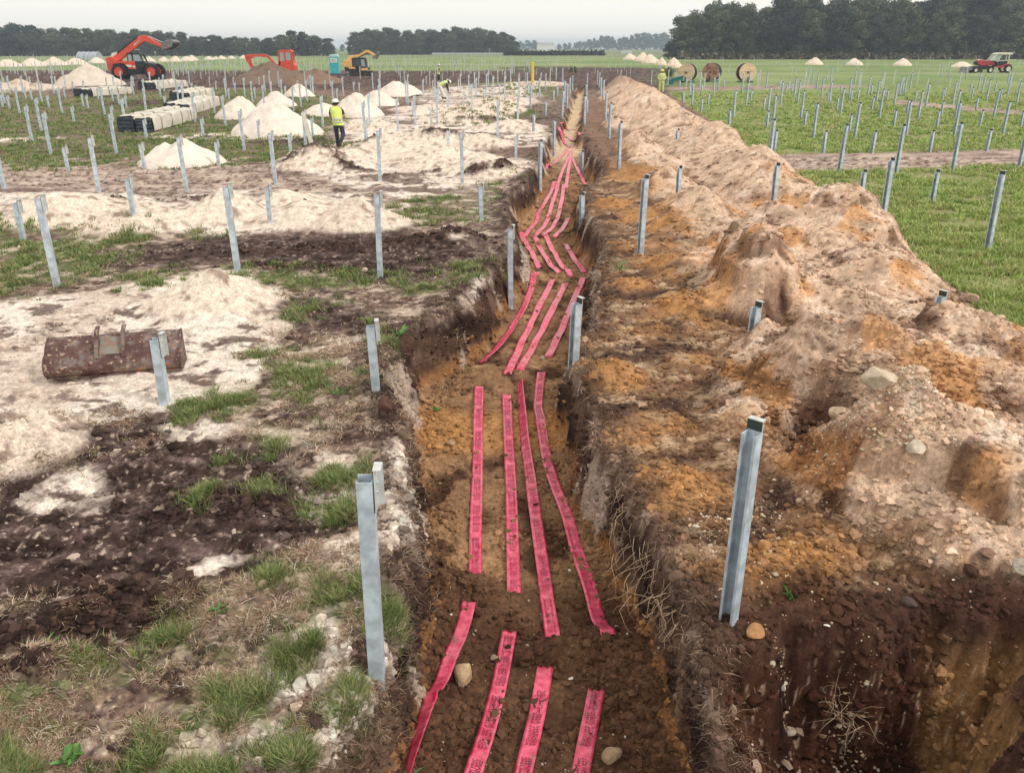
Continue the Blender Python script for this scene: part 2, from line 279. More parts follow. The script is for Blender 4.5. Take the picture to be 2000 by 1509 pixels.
    z += lipr*(.02+.06*fbm(X*3.3, Y*3.3, 4, 65))
    # trench
    fl = -depth+.07*fbm(X*1.6, Y*1.1, 4, 66)+.035*fbm(X*7, Y*7, 4, 67)
    for (cx, cy, hm, rx, ry) in MOUNDS:
        k = (np.abs(X-cx) < rx*2.2) & (np.abs(Y-cy) < ry*2.2)
        if k.any(): fl[k] += hm*1.15*np.exp(-((X[k]-cx)/rx)**2-((Y[k]-cy)/ry)**2)*(1+.5*fbm(X[k]*6, Y[k]*6, 3, 68))
    talus = .22*ss(.45, 0, (X-xl))+.16*ss(.35, 0, (xr-X)); fl = fl+talus*(1+.5*cl)
    z = z*(1-s)+fl*s
    wallm = 4*s*(1-s); F['wall'] = wallm
    z += wallm*(.08*fbm(X*3, Y*4, 4, 69)+.05*fbm(X*9, Y*9, 3, 88)); z += s*.012*fbm(X*15, Y*15, 3, 89)*ss(18, 8, Y)
    # pit
    pd = poly_sd(X, Y, PIT)+.30*fbm(X*1.8, Y*1.8, 4, 71); pit = ss(-.05, .38, pd); F['pit'] = pit
    pz = -1.0+.16*fbm(X*1.5, Y*1.5, 4, 72)+.06*cl+.34*ss(2.0, 1.3, X)-.16*ss(2.0, 2.6, X)
    z = z*(1-pit)+pz*pit
    F['pw'] = 4*pit*(1-pit)
    z += (F['pw']*.14+pit*.05)*fbm(X*4, Y*4, 4, 73)
    z += .004*fbm(X*22, Y*22, 2, 74)*ss(25, 8, Y)
    fade = ss(150, 90, Y); z = h+(z-h)*fade
    if not full: return z
    F['cl'] = cl; F['a'] = a
    return z, F
def TZ(x, y): return float(terrain(np.array([float(x)]), np.array([float(y)]))[0])
# ---------------------------------------------------------------- materials
MATS = {}
def mat(name, col, rough=.7, metal=0, spec=.3, noise=0, nscale=30, bump=0, bscale=60, trans=0, col2=None, emit=0):
    if name in MATS: return MATS[name]
    m = bpy.data.materials.new(name); m.use_nodes = True; n = m.node_tree; p = n.nodes['Principled BSDF']
    p.inputs['Base Color'].default_value = (*col, 1); p.inputs['Roughness'].default_value = rough; p.inputs['Metallic'].default_value = metal
    p.inputs['Specular IOR Level'].default_value = spec
    if noise or col2:
        t = n.nodes.new('ShaderNodeTexCoord'); a = n.nodes.new('ShaderNodeTexNoise'); a.inputs['Scale'].default_value = nscale; a.inputs['Detail'].default_value = 5
        r = n.nodes.new('ShaderNodeValToRGB'); r.color_ramp.elements[0].position = .38; r.color_ramp.elements[1].position = .62
        c2 = col2 or tuple(min(1, c*(1+noise)) for c in col); c1 = col if col2 else tuple(c*(1-noise) for c in col)
        r.color_ramp.elements[0].color = (*c1, 1); r.color_ramp.elements[1].color = (*c2, 1)
        n.links.new(t.outputs['Object'], a.inputs[0]); n.links.new(a.outputs[0], r.inputs[0]); n.links.new(r.outputs[0], p.inputs['Base Color'])
    if bump:
        b = n.nodes.new('ShaderNodeBump'); b.inputs['Strength'].default_value = bump; b.inputs['Distance'].default_value = .02
        a2 = n.nodes.new('ShaderNodeTexNoise'); a2.inputs['Scale'].default_value = bscale; a2.inputs['Detail'].default_value = 4
        t2 = n.nodes.new('ShaderNodeTexCoord'); n.links.new(t2.outputs['Object'], a2.inputs[0]); n.links.new(a2.outputs[0], b.inputs['Height']); n.links.new(b.outputs[0], p.inputs['Normal'])
    MATS[name] = m; return m
def attr_mat(name, rough=1.0, spec=.12, fine=.25, scale=45, bump=.5, subs=0):
    m = bpy.data.materials.new(name); m.use_nodes = True; n = m.node_tree; p = n.nodes['Principled BSDF']
    p.inputs['Roughness'].default_value = rough; p.inputs['Specular IOR Level'].default_value = spec
    at = n.nodes.new('ShaderNodeAttribute'); at.attribute_name = 'col'
    if fine:
        t = n.nodes.new('ShaderNodeTexCoord'); a = n.nodes.new('ShaderNodeTexNoise'); a.inputs['Scale'].default_value = scale; a.inputs['Detail'].default_value = 8; a.inputs['Roughness'].default_value = .7
        mr = n.nodes.new('ShaderNodeMapRange'); mr.inputs[1].default_value = .3; mr.inputs[2].default_value = .7; mr.inputs[3].default_value = 1-fine; mr.inputs[4].default_value = 1+fine
        mu = n.nodes.new('ShaderNodeMix'); mu.data_type = 'RGBA'; mu.blend_type = 'MULTIPLY'; mu.inputs[0].default_value = 1
        n.links.new(t.outputs['Object'], a.inputs[0]); n.links.new(a.outputs[0], mr.inputs[0]); n.links.new(at.outputs[0], mu.inputs[6]); n.links.new(mr.outputs[0], mu.inputs[7]); 
        a3 = n.nodes.new('ShaderNodeTexNoise'); a3.inputs['Scale'].default_value = scale/5; a3.inputs['Detail'].default_value = 7; a3.inputs['Roughness'].default_value = .65; m3 = n.nodes.new('ShaderNodeMapRange'); m3.inputs[1].default_value = .32; m3.inputs[2].default_value = .68; m3.inputs[3].default_value = 1-fine*.8; m3.inputs[4].default_value = 1+fine*.7
        mu3 = n.nodes.new('ShaderNodeMix'); mu3.data_type = 'RGBA'; mu3.blend_type = 'MULTIPLY'; mu3.inputs[0].default_value = 1
        n.links.new(t.outputs['Object'], a3.inputs[0]); n.links.new(a3.outputs[0], m3.inputs[0]); n.links.new(mu.outputs[2], mu3.inputs[6]); n.links.new(m3.outputs[0], mu3.inputs[7]); n.links.new(mu3.outputs[2], p.inputs['Base Color'])
        b = n.nodes.new('ShaderNodeBump'); b.inputs['Strength'].default_value = bump; b.inputs['Distance'].default_value = .02
        n.links.new(a.outputs[0], b.inputs['Height']); n.links.new(b.outputs[0], p.inputs['Normal'])
    else: n.links.new(at.outputs[0], p.inputs['Base Color'])
    return m
M_EARTH = attr_mat('earth', fine=.38, scale=34, bump=.7); M_GRASS = attr_mat('grass_blades', .6, .25, 0); M_CLOD = attr_mat('clods', 1, .1, .3, 90, .4)
# ---------------------------------------------------------------- object helpers
def mesh_np(name, V, F, mats, col=None, smooth=False, mi=None):
    F = np.asarray(F); me = bpy.data.meshes.new(name); n = F.shape[1]
    me.vertices.add(len(V)); me.vertices.foreach_set('co', np.asarray(V, np.float32).ravel())
    me.loops.add(F.size); me.loops.foreach_set('vertex_index', F.ravel().astype(np.int32))
    me.polygons.add(len(F)); me.polygons.foreach_set('loop_start', np.arange(0, F.size, n, dtype=np.int32)); me.polygons.foreach_set('loop_total', np.full(len(F), n, np.int32))
    if mi is not None: me.polygons.foreach_set('material_index', np.asarray(mi, np.int32))
    me.polygons.foreach_set('use_smooth', np.full(len(F), smooth, bool))
    for m in mats: me.materials.append(m)
    if col is not None:
        c = np.ones((len(V), 4), np.float32); c[:, :3] = np.clip(col, 0, 1)
        at = me.color_attributes.new('col', 'FLOAT_COLOR', 'POINT'); at.data.foreach_set('color', c.ravel())
    me.update(); me.validate()
    o = bpy.data.objects.new(name, me); COL.objects.link(o); return o
def tag(o, label=None, cat=None, group=None, kind=None):
    if label: o['label'] = label
    if cat: o['category'] = cat
    if group: o['group'] = group
    if kind: o['kind'] = kind
    return o
def empty(name, loc=(0, 0, 0), rz=0, label=None, cat=None, group=None):
    o = bpy.data.objects.new(name, None); COL.objects.link(o); o.location = loc; o.rotation_euler = (0, 0, rz); o.empty_display_size = .1
    return tag(o, label, cat, group)
class MB:
    def __init__(s): s.v = []; s.f = []; s.m = []
    def add(s, V, F, m=0):
        b = len(s.v); s.v += [tuple(x) for x in V]; s.f += [tuple(i+b for i in f) for f in F]; s.m += [m]*len(F); return s
    def box(s, c, d, m=0, rot=None):
        V = [Vector((sx*d[0]/2, sy*d[1]/2, sz*d[2]/2)) for sx in (-1, 1) for sy in (-1, 1) for sz in (-1, 1)]
        if rot is not None: V = [rot @ v for v in V]
        V = [v+Vector(c) for v in V]
        return s.add(V, [(0, 1, 3, 2), (4, 6, 7, 5), (0, 4, 5, 1), (2, 3, 7, 6), (0, 2, 6, 4), (1, 5, 7, 3)], m)
    def prism(s, P, y0, y1, m=0, ax='y'):                    # polygon in x,z extruded along y
        n = len(P)
        A = sum(P[i][0]*P[(i+1) % n][1]-P[(i+1) % n][0]*P[i][1] for i in range(n))
        if A < 0: P = P[::-1]
        V = [(p[0], y0, p[1]) for p in P]+[(p[0], y1, p[1]) for p in P]
        if ax == 'x': V = [(v[1], v[0], v[2]) for v in V]
        F = [tuple(range(n)), tuple(range(2*n-1, n-1, -1))]+[(i, i+n, (i+1) % n+n, (i+1) % n) for i in range(n)]
        return s.add(V, F, m)
    def tube(s, pts, r, n=8, m=0, cap=True):
        pts = [Vector(p) for p in pts]; rr = r if isinstance(r, (list, tuple)) else [r]*len(pts); V = []; F = []
        for i, p in enumerate(pts):
            t = (pts[min(i+1, len(pts)-1)]-pts[max(i-1, 0)]).normalized(); u = t.orthogonal().normalized() if i == 0 else (u-t*u.dot(t)).normalized(); q = t.cross(u)
            V += [p+(u*math.cos(2*math.pi*k/n)+q*math.sin(2*math.pi*k/n))*rr[i] for k in range(n)]
        for i in range(len(pts)-1):
            for k in range(n): F.append((i*n+k, i*n+(k+1) % n, (i+1)*n+(k+1) % n, (i+1)*n+k))
        if cap: F += [tuple(range(n-1, -1, -1)), tuple(range((len(pts)-1)*n, len(pts)*n))]
        return s.add(V, F, m)
    def lathe(s, c, prof, n=24, m=0, axis='y', closed=True):   # prof: (radius, offset along axis)
        V = []; F = []
        for (r, h) in prof:
            for k in range(n):
                a = 2*math.pi*k/n; ca, sa = math.cos(a)*r, math.sin(a)*r
                V.append({'y': (c[0]+ca, c[1]+h, c[2]+sa), 'z': (c[0]+ca, c[1]+sa, c[2]+h), 'x': (c[0]+h, c[1]+ca, c[2]+sa)}[axis])
        k_ = len(prof)
        for i in range(k_-1):
            for k in range(n): F.append((i*n+k, i*n+(k+1) % n, (i+1)*n+(k+1) % n, (i+1)*n+k))
        F += [tuple(range(n)), tuple(range((k_-1)*n, k_*n))[::-1]]
        return s.add(V, F, m)
    def build(s, name, mats, parent=None, smooth=False, bevel=0):
        me = bpy.data.meshes.new(name); me.from_pydata([tuple(v) for v in s.v], [], s.f)
        for m in (mats if isinstance(mats, (list, tuple)) else [mats]): me.materials.append(m)
        me.polygons.foreach_set('material_index', s.m)
        bm = bmesh.new(); bm.from_mesh(me)
        if bevel: bmesh.ops.bevel(bm, geom=[e for e in bm.edges if len(e.link_faces) == 2 and e.calc_face_angle(0) > .6], offset=bevel, segments=1, affect='EDGES', clamp_overlap=True)
        bmesh.ops.recalc_face_normals(bm, faces=bm.faces); bm.to_mesh(me); bm.free()
        if smooth:
            me.polygons.foreach_set('use_smooth', [True]*len(me.polygons)); me.set_sharp_from_angle(angle=R(38))
        o = bpy.data.objects.new(name, me); COL.objects.link(o)
        if parent is not None: o.parent = parent
        return o
def copy_tree(o, parent=None):
    c = o.copy(); COL.objects.link(c); c.parent = parent
    for ch in list(o.children): copy_tree(ch, c)
    return c
def mixc(c, k, d):
    k = np.clip(k, 0, 1)[:, None]; return c*(1-k)+np.asarray(d, np.float32)[None]*k
def srgb(r, g, b):
    return tuple(((v/255+.055)/1.055)**2.4 if v > 10 else v/3294.6 for v in (r, g, b))
# ---------------------------------------------------------------- ground sheet
def cell_rows():
    ang = np.linspace(math.atan(CH/3.05), math.atan(CH/115.0), 860); Y = CH/np.tan(ang)
    near = np.linspace(-1.0, 2.95, 14); far = None
    # depression angle alone over-samples the foreground: blend with equal picture rows
    py = np.linspace(1600, 119, 860); Yp = np.array([G(1000, p)[1] for p in py]); Yp[0] = 3.05; far = Yp[-1]*np.exp(np.linspace(.015, math.log(3600/Yp[-1]), 70))
    return np.concatenate([near, Yp, far])
YR = cell_rows(); NC = 820
UU = np.concatenate([np.linspace(-1.5, -.78, 20)[:-1], np.linspace(-.78, .82, NC-40), np.linspace(.82, 1.6, 22)[1:]]); NC = len(UU)
gx = np.zeros((len(YR), NC)); gy = np.zeros((len(YR), NC))
for i, y in enumerate(YR):
    wdt = max(y, 2.0)*math.cos(CP)+CH*math.sin(CP)
    xs = UU*wdt
    if y < 60:
        xl = np.interp(y, LY, LX); xr = np.interp(y, RY, RX); f = np.linspace(xs[19], xs[-22], 3000); sg = .22
        den = 1+3.0*np.exp(-((f-xl-.1)/sg)**2)+3.0*np.exp(-((f-xr+.1)/sg)**2)*1.0
        cdf = np.cumsum(den); cdf = (cdf-cdf[0])/(cdf[-1]-cdf[0]); n = NC-40
        xs[19:19+n] = np.interp(np.linspace(0, 1, n), cdf, f)
    gx[i] = xs; gy[i] = y
jit = fbm(gx*.7, gy*.7, 2, 91)*.0
Xf = gx.ravel(); Yf = gy.ravel()
Zf, F = terrain(Xf, Yf, True)
# slope of the sheet
Zg = Zf.reshape(gx.shape); dzy = np.gradient(Zg, axis=0)/np.maximum(np.gradient(gy, axis=0), 1e-3); dzx = np.gradient(Zg, axis=1)/np.maximum(np.gradient(gx, axis=1), 1e-3)
slope = np.hypot(dzx, dzy).ravel()
def ground_color(X, Y, Z, F, slope):
    n = len(X); a = F['a']; near = 1/(1+Y*.06)
    f1 = fbm(X*1.1, Y*1.1, 5, 101); f2 = fbm(X*3.5, Y*3.5, 5, 102); f3 = fbm(X*14, Y*14, 3, 103); f4 = fbm(X*.4, Y*.25, 4, 104); f5 = fbm(X*30, Y*30, 2, 105)
    c = np.tile(np.array(srgb(134, 111, 100), np.float32), (n, 1))
    c = mixc(c, ss(-.15, .35, f2), srgb(98, 77, 70)); c = mixc(c, (Y < 16)*ss(.02, .3, fbm(X*.8, Y*1.1, 5, 161))*.8, srgb(84, 65, 60)); c = mixc(c, ss(.1, .5, f1)*.6, srgb(170, 148, 132))
    st = F['straw']; c = mixc(c, st*ss(-.1, .4, f3)*.7, srgb(152, 124, 106)); c = mixc(c, st*ss(.0, .4, f1)*.6, srgb(112, 92, 72))
    # faint green flush over half-bare ground
    c = mixc(c, ss(.12, .4, fbm(X*.9, Y*.7, 4, 107))*.55*(Y < 140), srgb(104, 110, 72))
    g = F['grass']; gr = srgb(100, 112, 68)
    c = mixc(c, g*ss(-.35, .1, f1+.3*f3), gr); c = mixc(c, g*ss(14, 20, Y)*ss(.0, .3, fbm(X*.5, Y*.8, 4, 155))*.8, srgb(134, 116, 100))
    tr = F['track']; c = mixc(c, tr, srgb(172, 150, 138)); rut = ss(.2, -.6, np.sin((Y-.1*X+.25*fbm(X*.3, Y*.3, 2, 59))*6.0)); c = mixc(c, tr*rut*.5, srgb(138, 118, 110)); c = mixc(c, tr*ss(-.1, .35, fbm(X*.6, Y*2.4, 4, 151))*.8, srgb(128, 106, 98)); c = mixc(c, tr*ss(.15, .4, fbm(X*.4, Y*1.1, 3, 152))*.7, srgb(196, 178, 162)); c = mixc(c, tr*ss(.1, .4, f3)*.5, srgb(112, 92, 86))
    nr_ = (Y < 30)*(1-g*.6); c = mixc(c, nr_*ss(.02, .3, fbm(X*4.5, Y*5.5, 4, 170))*.75, srgb(186, 166, 150)); c = mixc(c, nr_*ss(.02, .3, fbm(X*4.5+50, Y*5.5, 4, 171))*.8, srgb(74, 56, 50)); c = mixc(c, (Y < 30)*ss(.1, .3, fbm(X*1.6+50, Y*2.2, 5, 172))*.7, srgb(196, 178, 162))
    # far green meadow and the turf right of the spoil
    xr = np.interp(Y, RY, RX)
    turf = (ss(-.05, .12, F['turfline'])*(F['h'] < .07)*(Y < 92)*(Y > 6)).astype(np.float32)*(1-F['mud'])
    turf *= (1-tr); F['turf'] = turf
    far = ss(88, 96, Y+3*f4+.05*X); F['far'] = far
    tg = mixc(np.tile(np.array(srgb(130, 148, 84), np.float32), (n, 1)), ss(-.1, .4, f2), srgb(104, 120, 68)); tg = mixc(tg, ss(.25, .5, fbm(X*.8, Y*1.8, 4, 108)), srgb(146, 140, 96)); tg = mixc(tg, ss(.22, .45, f1)*.8, srgb(142, 124, 106))
    tg = mixc(tg, ss(.05, .35, fbm(X*.35+7, Y*.5, 5, 190))*.6, srgb(150, 140, 108)); c = c*(1-turf[:, None])+tg*turf[:, None]
    fg = mixc(np.tile(np.array(srgb(118, 136, 84), np.float32), (n, 1)), ss(-.1, .3, fbm(X*.05, Y*.03, 4, 109)), srgb(140, 150, 102)); fg = mixc(fg, ss(-.1, .5, fbm(X*.12, Y*.04, 4, 110))*.45, srgb(108, 122, 76)); fg = mixc(fg, ss(300, 420, Y), srgb(120, 128, 92))
    band = ss(.93, .99, np.sin(Y*.09+.004*X+2)); fg = mixc(fg, band*.6, srgb(165, 160, 130))
    c = c*(1-far[:, None])+fg*far[:, None]
    keep = 1-F['turf']; 
    mud = F['mud']*(1-far*.0)
    c = mixc(c, mud, srgb(84, 66, 61)); c = mixc(c, mud*ss(.0, .45, f2), srgb(104, 84, 80)); c = mixc(c, mud*ss(.05, .3, fbm(X*2.2, Y*4.5, 5, 173))*.6, srgb(136, 116, 110)); c = mixc(c, mud*ss(.2, .5, f3+.3*f1)*.7*near*1.4, srgb(176, 158, 146)); c = mixc(c, mud*ss(.05, -.35, f2)*.7, srgb(56, 40, 38))
    sand = F['sand']*(1-ss(.14, .34, f2+.35*f3)*.75*(1-ss(.03, .12, F['bump'])))
    c = mixc(c, sand, srgb(217, 203, 190)); c = mixc(c, F['sand']*ss(0, .5, f1)*.5, srgb(204, 182, 164)); c = mixc(c, F['sand']*ss(.35, .6, f2-.2*f1)*.8, srgb(104, 84, 78))
    ck = F['sand']*(Y < 26)*ss(.13, .24, fbm(X*1.5, Y*2.6, 6, 164, .62)); c = mixc(c, ck*.85, srgb(104, 82, 76)); c = mixc(c, F['sand']*ss(.15, .4, f4+.3*f1)*.45, srgb(176, 154, 140))
    dk = F['sand']*ss(14, 22, Y)*(Y < 90)*ss(.02, .22, fbm(X*.45, Y*.9, 5, 153)+.3*f2); c = mixc(c, dk*.85, srgb(112, 90, 84))
    bp = ss(.03, .10, F['bump']); c = mixc(c, bp*.9, srgb(216, 198, 182)); c = mixc(c, bp*ss(.10, .35, f2+.5*f1)*.75, srgb(132, 108, 96))
    # crumbs of pale sand peppered over dark soil
    pep = (1-sand)*(1-turf)*(1-far)*(1-bp)*ss(.34, .44, f5*.6+f3*.5)*ss(30, 9, Y); c = mixc(c, pep*.55, srgb(196, 176, 158))
    rg = ss(.03, .09, F['rg']); c = mixc(c, rg, srgb(74, 56, 52)); c = mixc(c, rg*ss(-.1, .3, f3)*.7, srgb(106, 82, 72)); c = mixc(c, rg*ss(.1, .4, f1)*.5, srgb(126, 104, 92))
    # spoil: beige skin, orange and brown cuts, shade of overhangs and hollows painted in
    h = F['h']; hs = ss(.06, .2, h); n = len(X)
    sp = np.tile(np.array(srgb(202, 174, 152), np.float32), (n, 1)); sp = mixc(sp, ss(-.1, .4, f1), srgb(186, 156, 134)); sp = mixc(sp, ss(.15, .45, f2), srgb(160, 132, 114)); sp = mixc(sp, ss(.1, .4, fbm(X*2, Y*4, 4, 111)), srgb(214, 192, 174)); sp = mixc(sp, ss(.1, .4, fbm(X*1.1, Y*1.6, 5, 159)), srgb(172, 148, 128)); sp = mixc(sp, ss(.15, .35, fbm(X*2.2, Y*2.2, 5, 160))*.75, srgb(118, 90, 74)); sp = mixc(sp, ss(.12, .32, fbm(X*.9+40, Y*.9, 5, 181))*.75*ss(26, 16, Y), srgb(190, 140, 94))
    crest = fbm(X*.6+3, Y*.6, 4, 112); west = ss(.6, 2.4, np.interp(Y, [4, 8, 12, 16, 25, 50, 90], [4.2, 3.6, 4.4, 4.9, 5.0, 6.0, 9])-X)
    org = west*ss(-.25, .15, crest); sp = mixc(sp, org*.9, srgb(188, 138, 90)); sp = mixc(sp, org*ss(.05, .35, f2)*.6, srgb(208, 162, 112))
    fc = np.clip(F['face'], 0, 1); strk = fbm((X+Y)*3.2, Z*5, 4, 154); sp = mixc(sp, fc*.9, srgb(180, 130, 86)); sp = mixc(sp, fc*ss(-.05, .25, strk)*.85, srgb(112, 80, 62)); sp = mixc(sp, fc*ss(.1, .35, -strk)*.6, srgb(198, 160, 122)); sp = mixc(sp, fc*ss(.05, .35, f1)*.8, srgb(84, 60, 50)); cut = ss(.75, 1.5, slope)*(.35+.65*west)*ss(35, 16, Y); sp = mixc(sp, cut*ss(-.4, .2, f2)*.9, srgb(142, 98, 68)); sp = mixc(sp, cut*ss(.0, .4, f1), srgb(92, 66, 54))  # darkest browns put overhang shadow into the face colour, over real brown streaks
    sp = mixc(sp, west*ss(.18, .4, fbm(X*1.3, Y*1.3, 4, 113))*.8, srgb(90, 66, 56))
    sp = mixc(sp, ss(.15, .6, F['hol'])*ss(-.3, .2, f1)*.9, srgb(104, 74, 58)); sp = mixc(sp, ss(.2, .7, F['hol'])*ss(.0, .3, f2)*.8, srgb(72, 50, 42))  # hollow shade painted: carved hollows get darker brown albedo
    sp = mixc(sp, ss(70, 78, Y), srgb(96, 76, 68))
    c = c*(1-hs[:, None])+sp*hs[:, None]
    # bench between trench and spoil
    b = F['bench']*(1-hs); bc = np.tile(np.array(srgb(140, 108, 84), np.float32), (n, 1))
    bc = mixc(bc, ss(-.05, .35, fbm(X*.9, Y*1.3, 4, 115)), srgb(170, 128, 90)); bc = mixc(bc, ss(-.1, .25, fbm(X*.8+9, Y*1.4, 5, 116)), srgb(98, 75, 64)); bc = mixc(bc, ss(.1, .35, fbm(X*2.2, Y*2.6, 4, 158))*.8, srgb(178, 152, 126)); bc = mixc(bc, ss(.2, .4, fbm(X*1.2, Y*3, 4, 117))*.7, srgb(196, 168, 140)); bc = mixc(bc, ss(.2, .45, f3)*.4, srgb(110, 80, 60))
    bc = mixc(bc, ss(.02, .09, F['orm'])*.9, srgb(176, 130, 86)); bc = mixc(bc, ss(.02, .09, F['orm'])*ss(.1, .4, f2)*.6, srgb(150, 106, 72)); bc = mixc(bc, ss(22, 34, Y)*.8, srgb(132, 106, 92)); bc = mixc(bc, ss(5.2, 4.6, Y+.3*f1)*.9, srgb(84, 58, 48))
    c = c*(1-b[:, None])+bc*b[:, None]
    lip = F['lip']*(1-F['sand']); c = mixc(c, lip*ss(-.4, .1, f2), srgb(84, 66, 60)); c = mixc(c, lip*ss(.1, .4, f3)*.5, srgb(122, 100, 86)); c = mixc(c, F['lipr']*ss(-.4, .1, f2)*.8, srgb(100, 78, 66))
    # trench
    s = F['s']; nn = n; fl = np.tile(np.array(srgb(146, 112, 84), np.float32), (nn, 1))
    fl = mixc(fl, ss(-.1, .4, fbm(X*1.3, Y*.9, 4, 118)), srgb(168, 132, 98)); fl = mixc(fl, ss(.0, .35, fbm(X*2, Y*1.4, 4, 119)), srgb(98, 70, 54)); fl = mixc(fl, ss(.2, .5, f3)*.5, srgb(84, 60, 48)); fl = mixc(fl, ss(6.6, 5.6, Y+.6*f1)*.8, srgb(98, 69, 54))
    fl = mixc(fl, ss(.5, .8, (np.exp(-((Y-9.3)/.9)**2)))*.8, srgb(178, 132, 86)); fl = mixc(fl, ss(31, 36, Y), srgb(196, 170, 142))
    xl = np.interp(Y, LY, LX); hgt = np.clip(-Z/.8, 0, 1)
    w1 = F['wall']; wc = np.tile(np.array(srgb(88, 66, 56), np.float32), (nn, 1)); wc = mixc(wc, ss(.45, .75, hgt+.25*f1)*(.9), srgb(164, 118, 76)); wc = mixc(wc, ss(.25, .5, fbm(X*3, Y*3, 3, 121))*.9*ss(.9, .5, hgt), srgb(196, 180, 164)*np.ones(3)); wc = mixc(wc, ss(.15, .5, f3)*.5, srgb(62, 44, 38))
    wz = fbm((X-Y)*1.5, Z*2.5+X, 5, 156); wc = np.tile(np.array(srgb(90, 68, 58), np.float32), (nn, 1)); wc = mixc(wc, ss(.0, .3, wz), srgb(122, 98, 82)); wc = mixc(wc, ss(.05, .3, -wz)*.7, srgb(52, 38, 34)); wc = mixc(wc, ss(.74, .92, s+.16*wz+.1*f1)*.9, srgb(160, 116, 76)); wc = mixc(wc, ss(.22, .34, fbm(X*1.8, Y*1.2, 3, 157)+.25*wz)*.8, srgb(184, 168, 154))
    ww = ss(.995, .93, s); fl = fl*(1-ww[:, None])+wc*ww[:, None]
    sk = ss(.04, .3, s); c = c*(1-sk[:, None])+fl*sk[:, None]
    # pit
    p = ss(.05, .4, F['pit']); pc = np.tile(np.array(srgb(84, 54, 42), np.float32), (nn, 1)); pc = mixc(pc, ss(-.1, .35, f1), srgb(104, 68, 50)); pc = mixc(pc, ss(.1, .45, f2), srgb(62, 42, 36)); pc = mixc(pc, ss(2.75, 3.0, X+.2*f2), srgb(160, 122, 84)); pc = mixc(pc, ss(.35, .45, f5+.3*f3)*.6, srgb(180, 158, 138))
    c = c*(1-p[:, None])+pc*p[:, None]
    c *= (1+.34*f3*near*1.3+.26*f5*ss(14, 5, Y))[:, None]
    lum = c.mean(1, keepdims=True); k_ = np.minimum((lum/.235)**.26, 1.10); sat_ = 1+.03*((F['h'] > .06) | (F['bench'] > .3) | (F['s'] > .3))[:, None]; c = np.clip(lum+(c-lum)*sat_, .008, 1); k_ = np.where(Y[:, None] > 60, 1, k_); c = c*k_
    return np.clip(c, .010, .8).astype(np.float32)
Cf = ground_color(Xf, Yf, Zf, F, slope)
nr, nc = gx.shape
idx = np.arange(nr*nc).reshape(nr, nc)
Q = np.stack([idx[:-1, :-1], idx[:-1, 1:], idx[1:, 1:], idx[1:, :-1]], -1).reshape(-1, 4)
VV = np.stack([Xf, Yf, Zf], 1)
tm = (F['s'] > .25)[Q].any(1); pm = (F['pit'] > .2)[Q].any(1) & ~tm; hm = (F['h'] > .10)[Q].any(1) & ~tm & ~pm
def subsheet(name, sel, **k):
    q = Q[sel]; u, inv = np.unique(q, return_inverse=True)
    o = mesh_np(name, VV[u], inv.reshape(-1, 4), [M_EARTH], Cf[u], smooth=True); return tag(o, **k)
subsheet('ground', ~(tm | pm | hm), kind='structure')
subsheet('trench', tm, kind='structure')
subsheet('excavation_pit', pm, kind='structure')
subsheet('spoil_bank', hm, label='long ridge of beige and orange dug earth beside the cable trench', cat='earth bank')
# ---------------------------------------------------------------- scattering on the sheet (equal density of picture area = density falling with distance)
inner = np.zeros((nr, nc), bool); inner[14:14+860, 25:nc-25] = True; inner = inner.ravel()
def pick(wt, n):
    p = np.where(inner, wt, 0).astype(np.float64); p /= p.sum(); k = RNG.choice(len(p), n, p=p)
    i = k // nc; x = Xf[k]+RNG.normal(0, 1, n)*.0012*(Yf[k]+1.5); y = Yf[k]+RNG.normal(0, 1, n)*.002*(Yf[k]+1.5)**1.4*.6
    return k, x, y
def blades(name, wt, n_t, per, hgt, wid, cols, lean, label, minw=.0011, spread=.05, flat=0):
    k, x, y = pick(wt, n_t); z = terrain(x, y); D = np.hypot(x, y)
    sc_ = 1+D*.02
    ti = np.repeat(np.arange(n_t), per); m = len(ti)
    th = RNG.uniform(0, 2*math.pi, m); rr = RNG.random(m)*spread*sc_[ti]
    bx = x[ti]+np.cos(th)*rr; by = y[ti]+np.sin(th)*rr; bz = z[ti]-.01
    tz = RNG.uniform(.7, 1.35, n_t)
    hh = hgt*RNG.uniform(.45, 1.25, m)*tz[ti]*(1+D[ti]*.006); ww = np.maximum(wid*RNG.uniform(.6, 1.3, m), minw*.75*D[ti])
    la = th+RNG.normal(0, .6, m); ln = lean*RNG.uniform(.3, 1.3, m)*hh
    dx, dy = np.cos(la), np.sin(la); px_, py_ = -dy, dx
    rot = RNG.uniform(0, math.pi, m); px_ = np.cos(rot); py_ = np.sin(rot)
    P = np.zeros((m, 5, 3), np.float32)
    for j, (t, sw) in enumerate([(0, -1), (0, 1), (.55, -.8), (.55, .8), (1, 0)]):
        P[:, j, 0] = bx+dx*ln*t*t+px_*ww*.5*sw; P[:, j, 1] = by+dy*ln*t*t+py_*ww*.5*sw; P[:, j, 2] = bz+hh*(t-flat*t*t)
    base = (np.arange(m)*5)[:, None]
    T = np.concatenate([base+np.array([[0, 1, 2]]), base+np.array([[1, 3, 2]]), base+np.array([[2, 3, 4]])], 1).reshape(-1, 3)
    cs = np.array([srgb(*c) for c in cols], np.float32); ci = RNG.integers(0, len(cols), n_t); cb = cs[ci][ti]*(.7+.3*cs[RNG.integers(0, len(cols), m)]/cs.mean(0))
    cb = cb*RNG.uniform(.75, 1.25, m)[:, None]
    cc = np.repeat(cb[:, None], 5, 1)*np.array([.85, .85, 1, 1, 1.12])[None, :, None]
    o = mesh_np(name, P.reshape(-1, 3), T, [M_GRASS], cc.reshape(-1, 3)); tag(o, kind='stuff', label=label); return o
